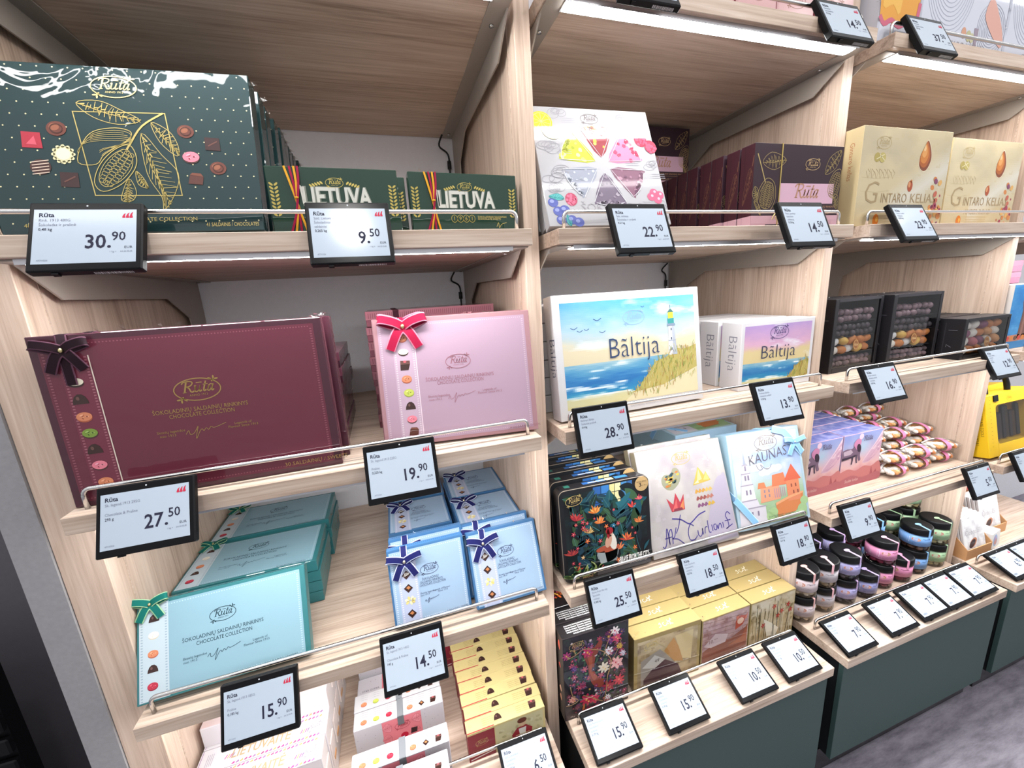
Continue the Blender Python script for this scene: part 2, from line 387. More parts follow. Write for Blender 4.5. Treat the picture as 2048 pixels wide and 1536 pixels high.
def ramp(t, stops):
    out = np.zeros(t.shape + (3,)) + H(stops[0][1])
    for (p0, c0), (p1, c1) in zip(stops, stops[1:]): out = np.where((t >= p0)[..., None], mixc(H(c0), H(c1), (t - p0) / max(1e-6, p1 - p0)), out)
    return out
# ------------------------------------------------------------------ things
def tag(o, label=None, cat=None, group=None, kind=None):
    if label: o['label'] = label
    if cat: o['category'] = cat
    if group: o['group'] = group
    if kind: o['kind'] = kind
    return o
def empty(name, loc=(0, 0, 0), rot=(0, 0, 0)):
    o = bpy.data.objects.new(name, None); COL.objects.link(o); o.location = loc; o.rotation_euler = rot; o.empty_display_size = .02; return o
def dup(o, parent=None):
    c = o.copy(); COL.objects.link(c)
    if parent: c.parent = parent
    for ch in o.children: dup(ch, c)
    return c
PROTO = {}
def put(kind, label, cat, loc, yaw=0., tilt=0., group=None, rot=None):
    """first time: build the thing; afterwards copy it and every part of it. tilt leans the top backwards"""
    if kind not in PROTO: o = BUILD[kind](); PROTO[kind] = o
    else: o = dup(PROTO[kind])
    o.location = loc; o.rotation_euler = rot if rot else (-R(tilt), 0, R(yaw))
    for k in ('label', 'category', 'group'):
        if k in o: del o[k]
    return tag(o, label, cat, group)
BUILD = {}
ORD = ['first', 'second', 'third', 'fourth', 'fifth', 'sixth', 'seventh', 'eighth', 'ninth', 'tenth', 'eleventh', 'twelfth']
# ================================================================== the setting
D = 0.857; ZT = 0.522; Z1 = 0.0; Z2 = -0.5184; Z3 = -1.0387; Z4 = -1.5657; Y4 = -0.118; FLOOR = -2.2
BX = [(0.0, 1.0), (1.068, 2.070), (2.143, 3.140), (3.213, 4.205)]
BAY = ['leftmost bay', 'second bay from the left', 'third bay from the left', 'bay at the right edge']
def structure(name, x0, x1, y0, y1, z0, z1, mat):
    m = MB(); m.box(x0, x1, y0, y1, z0, z1, mat); o = m.build(name); o['kind'] = 'structure'; return o
structure('floor', -3, 6, -3.5, 2.6, FLOOR - .05, FLOOR, 'stone_floor')
structure('wall_back', -.0955, 6.0, D, D + .05, FLOOR, 1.3, 'back_panel')
structure('wall_left', -.158, -.0955, .09, D + .05, FLOOR, 1.3, 'grey_wall')
structure('wall_side', -2.6, -.158, .62, .67, FLOOR, 1.3, 'dark_wall')

UPX = [(-.0950, -.0143), (1.0135, 1.0537), (2.0870, 2.1270), (3.1550, 3.1950)]
UPL = ['wide oak upright panel at the left end beside the grey wall', 'oak upright panel between the burgundy-box bay and the lighthouse-box bay',
       'oak upright panel between the lighthouse-box bay and the amber-box bay', 'oak upright panel at the far right beside the yellow cases']
for (a, b), l in zip(UPX, UPL):
    o = empty('upright_panel', ((a + b) / 2, .095, FLOOR)); tag(o, l, 'panel', 'oak upright panels of the shelf wall')
    m = MB(); m.box(-(b - a) / 2, (b - a) / 2, .0, D - .098, .002, 3.4, 'oak_z', ch=.0015); m.build('side_panel', o)
    m = MB(); m.box(-(b - a) / 2 - .0012, -(b - a) / 2, .052, .056, .004, 3.39, 'oak_x'); m.box((b - a) / 2, (b - a) / 2 + .0012, .052, .056, .004, 3.39, 'oak_x'); m.build('edge_joint', o)

def bracket_mb(x0, x1, w, inner):
    pr = [(.075, -.0405), (.168, -.1035), (.605, -.0985), (.725, -.162), (.742, -.30), (.845, -.30), (.845, -.0405)]
    m = MB(); n = len(pr); V = [(x0, y, z) for y, z in pr] + [(x1, y, z) for y, z in pr]
    F = [tuple(range(n))[::-1], tuple(range(n, 2 * n))] + [(i, (i + 1) % n, (i + 1) % n + n, i + n) for i in range(n)]
    m.mesh(V, F, 'bracket_metal')
    xa, xb = sorted((inner, x0 if inner > x0 else x1))
    m.box(xa, xb, .02, .845, -.0405, -.0375, 'bracket_metal', ch=.0005)
    return m, (xa + xb) / 2
def shelf(i, z, label, led=True, rail=True, cable=False, dpt=0.):
    x0, x1 = BX[i]; w = x1 - x0
    r = empty('display_shelf', (x0, 0, z)); tag(r, label, 'shelf', 'oak display shelves')
    m = MB(); m.box(0, w, 0, D - .004, -.0372, 0, 'oak_x', ch=.0012)
    for gy in (.052, .066): m.box(.012, w - .012, gy, gy + .0022, .0, .0006, 'bracket_metal')
    m.build('board', r)
    for k, (a, b, inn) in enumerate(((.004, .008, .05), (w - .008, w - .004, w - .05))):
        m, xc = bracket_mb(a, b, w, inn); br = m.build('bracket', r)
        for yy in (.14, .80):
            s = MB(); s.lathe([(.0065, -.0440), (.006, -.0405)], 'steel', cx=xc, cy=yy, n=12); s.build('screw', br)
    if led:
        m = MB(); m.box(.045, w - .045, .014, .0605, -.0425, -.0374, 'alu', ch=.0006); m.box(.045, w - .045, .0135, .0155, -.0475, -.0374, 'alu', ch=.0004); ls = m.build('light_strip', r)
        m = MB(); pr = [(.038 - .0195 * math.cos(t), -.0428 - .0035 * math.sin(t)) for t in [math.pi * q / 8 for q in range(9)]]
        m.mesh([(x, y, zz) for x in (.05, w - .05) for y, zz in pr], [(q, q + 1, q + 10, q + 9) for q in range(8)] + [tuple(range(9))[::-1], tuple(range(9, 18))], 'lamp_white', 'ffffff', True); m.build('diffuser', ls)
    if rail:
        m = MB(); rr = .013; hh = .0425; ya = .03
        pts = [(.028, ya, -.004), (.028, ya, hh - rr)] + [(.028 + rr - rr * math.cos(a), ya, hh - rr + rr * math.sin(a)) for a in (.4, .8, 1.2, 1.57)]
        pts += [(w * .5, ya, hh)] + [(w - .028 - rr + rr * math.sin(a), ya, hh - rr + rr * math.cos(a)) for a in (0, .4, .8, 1.2, 1.57)] + [(w - .028, ya, -.004)]
        m.tube(pts, .0047, 'steel', n=10); m.build('guard_rail', r)
    if cable:
        m = MB(); X = w - .055
        m.tube(smooth([(X, .80, -.044), (X - .01, .83, -.075), (X + .025, .845, -.10), (X + .028, .848, -.16), (X + .026, .85, -.32)]), .0035, 'cable')
        m.tube([(X + .027, .844, -.125), (X + .027, .844, -.155)], .008, 'cable'); m.build('power_cable', r)
    return r
lev = [(ZT, 'top'), (Z1, 'upper'), (Z2, 'middle'), (Z3, 'lower')]
what = [['above the big dark green box', 'under the big dark green box', 'under the burgundy and pink boxes', 'under the teal and blue boxes'],
        ['over the fruit-printed white box', 'under the fruit-printed white box', 'under the lighthouse boxes', 'under the jungle tin and the castle box'],
        ['over the amber-coloured boxes', 'under the amber-coloured boxes', 'under the black window boxes', 'under the lilac cartons and almond bags'],
        ['at the top right corner', 'above the pink boxes at the right edge', 'under the blue picture box at the right edge', 'under the yellow carry cases']]
for i in range(4):
    for (z, nm), wt in zip(lev, what[i]):
        if i == 3 and z == ZT: continue
        shelf(i, z, '%s oak shelf %s' % (nm, wt), cable=(i in (0, 1)))
for i in range(4):
    x0, x1 = BX[i]; w = x1 - x0
    r = empty('base_cabinet', (x0, 0, FLOOR)); h = Z4 - FLOOR
    tag(r, 'dark green base cabinet with oak counter below the ' + ['yellow and white sweet cartons', 'gold-topped cartons', 'jars of dragees', 'kraft display box'][i], 'cabinet', 'green base cabinets with oak counters')
    m = MB(); m.box(0, w, Y4, D - .004, h - .0372, h, 'oak_x', ch=.0014); m.build('countertop', r)
    m = MB(); m.box(.004, w - .006, Y4 + .014, Y4 + .032, .13, h - .041, 'cabinet_green', ch=.001); m.build('front_panel', r)
    m = MB(); m.box(.012, w - .012, Y4 + .033, .80, .122, h - .0374, 'gap_black'); m.build('carcass', r)
    m = MB(); m.box(.0, w, Y4 + .06, .09, .0, .1215, 'kick_black'); m.build('plinth', r)
    m = MB(); rr = .013; hh = .0425; ya = .03
    pts = [(.028, ya, h - .004), (.028, ya, h + hh - rr)] + [(.028 + rr - rr * math.cos(a), ya, h + hh - rr + rr * math.sin(a)) for a in (.4, .8, 1.2, 1.57)]
    pts += [(w * .5, ya, h + hh)] + [(w - .028 - rr + rr * math.sin(a), ya, h + hh - rr + rr * math.cos(a)) for a in (0, .4, .8, 1.2, 1.57)] + [(w - .028, ya, h - .004)]
    m.tube(pts, .0047, 'steel', n=10); m.build('guard_rail', r)

# ================================================================== electronic price tags
TW, TH = .1605, .1315
def price_tag(big, cents, lines, logo='c8324c', bar=False):
    m = MB(); m.box(0, TW, 0, .016, 0, TH, 'black_plastic', ch=.0022)
    a = Art(m, (0, 0, 0), (1, 0, 0), (0, 0, 1), TW, TH, 'bezel')
    a.rect(.003, .003, TW - .003, TH - .003, '0a0a0e', 1, 'bezel')
    a.ell(TW * .5, TH * .945, .0015, .0015, 'd8dce0', 2, mat='print_matte')
    a.rect(TW * .9, TH * .028, TW * .93, TH * .05, '1c1c22', 2, 'bezel')
    b = Art(m, (TW * .55, .003, 0), (1, 0, 0), (0, 1, 0), .06, .01); b.N = Vector((0, 0, -1))
    x = 0
    while x < .055:
        wd = random.choice((.0012, .002, .003)); b.rect(x, .003, x + wd, .0095, 'c9c9c9', 1); x += wd + .0012
    o = m.build('price_tag')
    m = MB(); s = Art(m, (TW * .048, 0, TH * .105), (1, 0, 0), (0, 0, 1), TW * .897, TH * .785, 'print_matte')
    sw, sh = s.w, s.h
    s.rect(0, 0, sw, sh, 'ffffff', 2, 'epaper')
    dk = '2c2c40'; gy = '7d8294'
    s.text('Rūta', sw * .05, sh * .86, size=sh * .105, col=dk, L=3, bold=.02)
    for k, t in enumerate(lines):
        s.text(t, sw * .05, sh * (.775 - .085 * k), size=sh * .072, col=dk if k == len(lines) - 1 else gy, L=3, sx=.86, bold=.008 if k == len(lines) - 1 else 0)
    px = sw * .725
    s.text(big, px - sw * .025, sh * .27, size=sh * .36, col=dk, L=3, al='r', sx=.84, bold=.016)
    s.ell(px + sw * .006, sh * .293, sh * .026, sh * .026, dk, 3)
    s.text(cents, px + sw * .03, sh * .41, size=sh * .235, col=dk, L=3, sx=.86, bold=.01)
    s.text('EUR', sw * .965, sh * .255, size=sh * .065, col=dk, L=3, al='r')
    s.text('1 kg =', sw * .74, sh * .185, size=sh * .04, col=gy, L=3); s.text('64,20 EUR', sw * .965, sh * .185, size=sh * .04, col=gy, L=3, al='r')
    if bar:
        x = sw * .05
        while x < sw * .2: wd = random.choice((.0006, .0012)); s.rect(x, sh * .05, x + wd, sh * .12, '6a6e7c', 3); x += wd + .0009
    else: s.text('4771026', sw * .05, sh * .05, size=sh * .042, col=gy, L=3)
    for k in range(3):
        x = sw * (.855 + .037 * k); hh = sh * (.085 + .012 * k)
        s.poly(smooth([(x, sh * .84), (x + sw * .012, sh * .84 + hh * .7), (x + sw * .036, sh * .84 + hh), (x + sw * .027, sh * .84 + hh * .5), (x + sw * .034, sh * .84)], True, 3), logo, 3)
    m.build('screen', o)
    m = MB(); m.box(TW * .18, TW * .82, .0165, .026, TH * .62, TH * .93, 'black_plastic', ch=.0015)
    m.box(TW * .42, TW * .58, .026, .034, TH * .70, TH * .90, 'black_plastic', ch=.001); m.build('clip', o)
    m = MB(); m.box(TW * .2, TW * .26, .004, .012, -.003, .0005, 'black_plastic'); m.build('latch', o)
    return o
RC = ['Chocolate & Praline']
TAGS = [('30', '90', (.093, -.043, -.066), -1.1, 25.2, ['Rink. 1913 480G', 'Šokoladas ir pralinė', '0,48 kg'], 'price tag 30.90 on the upper shelf in front of the big dark green box'),
    ('9', '50', (.520, -.041, -.069), -.3, 19.9, ['Sald. Lietuva', 'Šokoladiniai', 'saldainiai', '0,265 kg'], 'price tag washed out by glare below the folk-lettered green boxes'),
    ('22', '90', (1.184, -.077, -.071), 0, 23.1, ['Šok. rinkinys', 'Šokoladas ir pralinė', '0,21 kg'], 'price tag 22.90 below the fruit-printed white box'),
    ('14', '50', (1.672, -.113, -.072), 0, 23.5, ['Rink. juodojo', 'šokolado', 'saldainių', '0,18 kg'], 'price tag 14.50 below the dark brown gift box'),
    ('23', '90', (2.187, -.071, -.060), 0, 27.8, ['Gintaro kelias', 'Saldainiai', '0,235 kg'], 'price tag 23.90 below the amber-coloured boxes'),
    ('27', '50', (.077, -.065, -.584), -.9, 23.9, ['Sk. legend.1913 295G', '', 'Chocolate & Praline', '295 g'], 'price tag 27.50 below the burgundy box'),
    ('19', '90', (.560, -.064, -.585), -.3, 24.2, ['Sk. legend.1913 225G', '', 'Praline', '0,225 kg'], 'price tag 19.90 below the pink box with red bow'),
    ('15', '90', (.178, -.061, -1.106), -.6, 27.4, ['Sk. legend.1913 185G', '', 'Praline', '0,185 kg'], 'price tag 15.90 below the teal box'),
    ('14', '50', (.529, -.063, -1.104), 0, 32.3, ['Sk. legend.1913 145G', '', 'Chocolate & Praline', '145 g'], 'price tag 14.50 below the blue boxes with navy bows'),
    ('28', '90', (1.082, -.061, -.572), 0, 17.7, ['Rinkinys Baltija', 'Saldainiai pralinė', '0,4 kg'], 'price tag 28.90 below the big lighthouse box'),
    ('13', '90', (1.669, -.080, -.571), -.6, 23.7, ['Rinkinys Baltija', 'Saldainiai pralinė', '0,18 kg'], 'price tag 13.90 below the small sunset seaside boxes'),
    ('16', '90', (2.137, -.084, -.571), 0, 26.4, ['Dražė rinkinys', 'Rinkinys dražė', 'šokolade', '0,35 kg'], 'price tag 16.90 below the tall black window boxes'),
    ('12', '90', (2.913, -.036, -.590), -.7, 27.9, ['Dražė rinkinys', 'šokolade', 'dražė', '0,2 kg'], 'price tag 12.90 below the small black window box'),
    ('25', '50', (1.105, -.073, -1.096), -.5, 24.8, ['Brave from the city', 'Šokolado', 'rinkinys', '0,300 kg'], 'price tag 25.50 under the jungle tin, covered by a film'),
    ('18', '50', (1.455, -.048, -1.123), 0, 26.5, ['Rink. Čiurlionis', 'Šokoladinių', 'saldainių', '0,22 kg'], 'price tag 18.50 under the signature-printed box'),
    ('18', '90', (1.801, -.083, -1.082), .2, 22.3, ['Rinkinys Kaunas', 'Saldainiai', '0,21 kg'], 'price tag 18.90 under the castle box'),
    ('9', '90', (2.146, -.068, -1.096), -.6, 24.9, ['Saldainiai', 'Saldainiai su', 'pralinė', '0,15 kg'], 'price tag 9.90 under the lilac cartons'),
    ('5', '50', (2.866, -.070, -1.088), 0, 24.5, ['Dražė', 'migdolai glaistyti', 'šokoladu', '0,2 kg'], 'price tag 5.50 under the pink-banded almond bags'),
    ('6', '50', (.815, -.090, -1.575), 0, 66, ['Sald. Lietuviškos', 'Šokoladiniai', 'saldainiai', '0,115 kg'], 'price tag 6.50 on the counter before the yellow cartons'),
    ('15', '90', (1.102, -.086, -1.586), -.6, 66.3, ['Sald. Pasirink jaustis', 'Šokoladiniai', 'saldainiai', '0,175 kg'], 'price tag 15.90 on the counter before the dark flowery carton'),
    ('15', '90', (1.364, -.093, -1.580), 0, 61.6, ['Saldainiai', 'Šokoladiniai', 'saldainiai', '0,18 kg'], 'price tag 15.90 on the counter before the first gold-topped column'),
    ('10', '50', (1.655, -.103, -1.565), 0, 66.4, ['Sald. Čiurlionis', 'Šokoladiniai', 'saldainiai', '0,1 kg'], 'price tag 10.50 before the middle gold-topped column'),
    ('10', '50', (1.872, -.100, -1.568), 0, 65.2, ['Sald. Čiurlionis', 'Šokoladiniai', 'saldainiai', '0,1 kg'], 'price tag 10.50 before the right gold-topped column'),
    ('7', '90', (2.158, -.110, -1.556), .4, 66.9, ['Dražė kava', 'šokolade', '0,15 kg'], 'price tag 7.90 nearest the gold-topped cartons on the jar counter'),
    ('7', '90', (2.408, -.106, -1.559), 0, 64.8, ['Dražė vyšnia', 'šokolade', '0,15 kg'], 'price tag 7.90 alone before the lilac and pink jars'),
    ('7', '90', (2.606, -.105, -1.556), 0, 65.9, ['Dražė migdolai', 'šokolade', '0,15 kg'], 'price tag 7.90, left of the three joined tags on the jar counter'),
    ('7', '90', (2.772, -.105, -1.556), 0, 65.9, ['Dražė lazdynas', 'šokolade', '0,15 kg'], 'price tag 7.90, middle of the three joined tags on the jar counter'),
    ('7', '90', (2.938, -.105, -1.556), 0, 64.5, ['Dražė pistacija', 'šokolade', '0,15 kg'], 'price tag 7.90, right of the three joined tags on the jar counter'),
    ('14', '50', (1.838, -.040, .455), 0, 26, ['Saldainiai', 'šokoladiniai', '0,2 kg'], 'price tag 14.50 at the top below the small pink packs'),
    ('37', '50', (2.199, -.038, .462), .3, 25.9, ['Rinkinys', 'Gintaro kelias', '0,5 kg'], 'price tag 37.50 at the top right below the spiral-patterned bags'),
    ('16', '50', (1.209, -.038, .462), 0, 26, ['Saldainiai', 'šokoladiniai', '0,2 kg'], 'price tag at the top edge of the picture, only its barcode edge showing'),
    ('6', '90', (3.247, -.103, -1.556), 0, 65.5, ['Šokoladas', 'pieniškas', '0,1 kg'], 'price tag 6.90 before the kraft display box, left of two'),
    ('6', '50', (3.413, -.103, -1.556), 0, 65.5, ['Šokoladas', 'juodas', '0,1 kg'], 'price tag at the right edge before the kraft display box, right of two'),
    ('29', '90', (3.235, -.055, -1.090), 0, 25, ['Įrankiai', 'šokoladiniai', '0,25 kg'], 'price tag at the right edge below the yellow carry cases')]
for big, ct, loc, yaw, tilt, lines, lab in TAGS:
    o = price_tag(big, ct, lines, bar=(lab.find('joined') > 0 or loc[0] > 3))
    dz = max(0., Z4 + .0162 - loc[2]) if tilt > 50 else 0.   # counter tags rest on the counter top
    o.location = (loc[0] + dz * (.646 - loc[0]) / 1.43, loc[1] - .004 - .56 * dz, loc[2] + dz); o.rotation_euler = (-R(tilt), 0, R(yaw))
    tag(o, lab if len(lab.split()) > 14 else 'black electronic ' + lab, 'price tag', 'electronic price tags')
# ================================================================== boxes
def ribbon(m, path, wd, wv, col, edge, mat='velvet', th=.0012, ew=.12):
    """a strip that follows path; wv is the direction of its width"""
    P = [Vector(p) for p in path]; n = len(P); wv = Vector(wv).normalized(); rows = []
    for i, p in enumerate(P):
        d = (P[min(i + 1, n - 1)] - P[max(i - 1, 0)]).normalized(); a = wv - d * wv.dot(d); a = a.normalized() if a.length > 1e-5 else wv
        nn = d.cross(a).normalized(); w_ = wd[i] if isinstance(wd, (list, tuple)) else wd
        us = [-w_ / 2, -w_ / 2 * (1 - ew * 2), w_ / 2 * (1 - ew * 2), w_ / 2]
        rows.append(([p + a * u + nn * th / 2 for u in us], [p + a * u - nn * th / 2 for u in us]))
    V = []; F = []; C = []
    for t, b in rows: V += t + b
    for i in range(n - 1):
        o, q = i * 8, (i + 1) * 8
        for k in range(3):
            F += [(o + k, o + k + 1, q + k + 1, q + k), (o + 4 + k + 1, o + 4 + k, q + 4 + k, q + 4 + k + 1)]; C += [k != 1] * 2
        F += [(o, q, q + 4, o + 4), (o + 3, o + 7, q + 7, q + 3)]; C += [True] * 2
    i0 = len(m.v); m.v += [tuple(v) for v in V]; mi = m.mi(mat)
    for f, c in zip(F, C): m.f.append(tuple(a + i0 for a in f)); m.m.append(mi); m.c.append(lin(edge if c else col)); m.sm.append(True)
def bow(parent, u, v, s, col, edge, knot='e8d9a0', wide=.22, top=None, down=None, back=None, tails=True, name='bow', wob=0.):
    """a ribbon bow on the front (y<0) of a box face, knot at (u, v), s = its half span"""
    m = MB(); d = -.004
    for sg in (-1, 1):   # two loops
        pts = [(u, d, v), (u + sg * s * .35, d - s * .16, v + s * .20 + wob * sg), (u + sg * s * .85, d - s * .22, v + s * .34), (u + sg * s * 1.0, d - s * .12, v + s * .30), (u + sg * s * .8, d - s * .02, v + s * .20), (u + sg * s * .3, d, v + s * .02), (u, d, v)]
        ribbon(m, smooth(pts, False, 4), s * wide * 1.4, (-.25 * sg, .1, 1), col, edge)
    if tails:
        for sg in (-1, 1):
            pts = [(u, d, v), (u + sg * s * .28, d - s * .08, v - s * .3), (u + sg * s * .62, d - s * .02, v - s * 1.0 + (.06 * s if sg > 0 else 0))]
            ribbon(m, smooth(pts, False, 4), s * wide * 1.5, (1, .0, .55 * sg), col, edge)
    if top is not None: ribbon(m, [(u, -.002, v), (u + .002, -.002, top), (u + .002, .012, top + .0012)], s * wide * 1.4, (1, 0, 0), col, edge)
    if down is not None: ribbon(m, [(u, -.0045, v), (u, -.003, down)], s * wide * 1.4, (1, 0, 0), col, edge)
    o = m.build(name, parent)
    k = MB(); k.ellipsoid((u, d - s * .1, v), (s * .09, s * .08, s * .11), Matrix.Identity(3), 'foil', knot, 8, 5); k.build('knot', o)
    return o
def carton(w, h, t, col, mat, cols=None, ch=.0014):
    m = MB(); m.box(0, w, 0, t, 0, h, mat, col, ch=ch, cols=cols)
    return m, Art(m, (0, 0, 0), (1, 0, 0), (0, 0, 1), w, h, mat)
def topart(m, w, h, t, mat): return Art(m, (0, 0, h), (1, 0, 0), (0, 1, 0), w, t, mat)
def leftart(m, w, h, t, mat): return Art(m, (0, t, 0), (0, -1, 0), (0, 0, 1), t, h, mat)
def rightart(m, w, h, t, mat): return Art(m, (w, 0, 0), (0, 1, 0), (0, 0, 1), t, h, mat)
def crumple(parent, pts, s=.012, seed=1):
    """folded ends of the clear wrapping film"""
    r = random.Random(seed)
    for (x, y, z) in pts:
        m = MB(); P = [Vector((x + r.uniform(-s, s), y + r.uniform(-s, s) * .5, z + r.uniform(-.2 * s, s))) for _ in range(9)]
        m.mesh(P, [(k, k + 1, k + 2) for k in range(7)], 'cellophane'); m.build('wrapping_film', parent)
def choc(a, u, v, s, kind, rot=0, L=4):
    dk, md, lt = '3a211c', '5d3329', '7c4735'
    if kind == 'cup': a.ell(u, v - s * .25, s, s * .62, dk, L); a.ell(u, v, s, s * .6, 'f2e7cf', L + 1)
    elif kind in ('dome', 'dark'): a.poly([(u - s, v - s * .7)] + [(u + s * math.cos(x), v - s * .7 + 1.6 * s * math.sin(x)) for x in (2.8, 2.3, 1.8, 1.3, .8, .3)] + [(u + s, v - s * .7)], dk, L); a.ell(u - s * .25, v + s * .2, s * .22, s * .3, '6e4a44', L + 1)
    elif kind == 'bar': a.poly([(u - s, v - s * .6), (u + s * .8, v - s * .75), (u + s, v + s * .4), (u - s * .7, v + s * .7)], md, L); a.poly([(u - s * .7, v + s * .7), (u + s, v + s * .4), (u + s * .7, v + s * .9), (u - s * .4, v + s)], lt, L + 1)
    elif kind == 'cube': a.poly([(u - s, v - s), (u + s * .6, v - s), (u + s, v + s * .2), (u + s, v + s * .9), (u - s * .9, v + s)], dk, L); a.poly([(u - s * .9, v + s * .2), (u + s, v + s * .2), (u + s, v + s * .9), (u - s * .9, v + s)], '6a4640', L + 1); a.ell(u, v + s * .75, s * .3, s * .25, 'd8606a', L + 2)
    elif kind in ('green', 'pink', 'white', 'red', 'orange', 'lime'):
        c = {'green': ('7f9a3c', '4d6a20'), 'pink': ('ef8596', 'c2475c'), 'white': ('f6efe0', 'd9cdb4'), 'red': ('c03048', '8a1830'), 'orange': ('dd8a62', 'b35a3c'), 'lime': ('c6cf5c', '98a838')}[kind]
        a.ell(u, v - s * .18, s, s * .75, '4b2c26' if kind in ('pink', 'green') else c[1], L); a.ell(u, v, s, s * .72, c[0], L + 1)
        hi = tuple(min(1., x * 1.5 + .08) for x in lin(c[0]))
        for k in range(7): a.ell(u + s * .5 * math.cos(2.1 * k) * (.5 + .07 * k), v + s * .36 * math.sin(2.1 * k) * (.5 + .07 * k), s * .16, s * .10, c[1] if k % 2 else hi, L + 2, k, 7)
        a.ell(u - s * .3, v + s * .25, s * .28, s * .12, hi, L + 3, .4, 8)
    elif kind == 'cream':
        a.ell(u, v, s, s, 'e9dfae', L, 0, 18); a.ell(u, v, s * .72, s * .72, 'f4ecca', L + 1)
        for k in range(12): a.ell(u + s * math.cos(k * .5236), v + s * math.sin(k * .5236), s * .2, s * .2, 'e9dfae', L, 0, 8)
    elif kind == 'stripe':
        a.ell(u, v, s, s * .9, '45241e', L)
        for k in range(-2, 3): a.line([(u - s * .8, v + k * s * .35 - s * .15), (u + s * .8, v + k * s * .35 + s * .1)], s * .1, 'e8cdb8', L + 1)
    elif kind == 'swirl':
        a.ell(u, v, s, s * .9, '6d3a2c', L); a.ell(u - s * .2, v + s * .2, s * .5, s * .45, '9a5d43', L + 1); a.ring(u, v, s * .6, s * .55, s * .12, '4a251b', L + 2, n=14)
    elif kind == 'square': a.poly([(u - s, v - s * .9), (u + s * .95, v - s), (u + s * .9, v + s * .9), (u - s, v + s)], '3b1f1d', L); a.line([(u - s * .6, v - s * .3), (u + s * .6, v + s * .4)], s * .18, '6b4238', L + 1)
    elif kind == 'redsq': a.poly([(u - s, v - s * .9), (u + s * .95, v - s), (u + s * .8, v + s * .9), (u - s, v + s)], 'b52c3e', L); a.poly([(u - s * .6, v - s * .5), (u + s * .4, v - s * .6), (u + s * .2, v + s * .5)], 'd9596a', L + 1)
    elif kind == 'diamond': a.poly([(u - s, v + s * .1), (u - s * .1, v - s), (u + s, v - s * .15), (u + s * .1, v + s * .9)], dk, L); a.poly([(u - s * .5, v + s * .15), (u, v - s * .3), (u + s * .5, v), (u + s * .1, v + s * .5)], 'c9824f', L + 1)
    elif kind == 'swhite': a.poly([(u - s, v), (u - s * .1, v - s), (u + s, v), (u, v + s)], dk, L); [a.line([(u - s * .6 + k * s * .3, v - s * .35 + k * s * .1), (u - s * .2 + k * s * .3, v + s * .55 - k * s * .05)], s * .12, 'f5efe6', L + 1) for k in range(4)]
    elif kind == 'shell': [a.ell(u + s * .8 * math.cos(x), v + s * .55 * math.sin(x), s * .45, s * .3, c, L + 1, x) for x, c in ((.2, 'efe0a2'), (1.0, 'f7edc4'), (1.9, 'e6d488'), (2.8, 'f7edc4'), (3.8, 'e6d488'), (4.9, 'f2e6b4'), (5.6, 'e0cb7c'))]
def stitches(a, u0, v0, u1, v1, col, n, L=2, vert=False, dw=.0022, dl=.5):
    for k in range(n):
        t0 = (k + .25) / n; t1 = t0 + dl / n
        if vert: a.rect(u0 - dw / 2, v0 + (v1 - v0) * t0, u0 + dw / 2, v0 + (v1 - v0) * t1, col, L)
        else: a.rect(u0 + (u1 - u0) * t0, v0 - dw / 2, u0 + (u1 - u0) * t1, v0 + dw / 2, col, L)

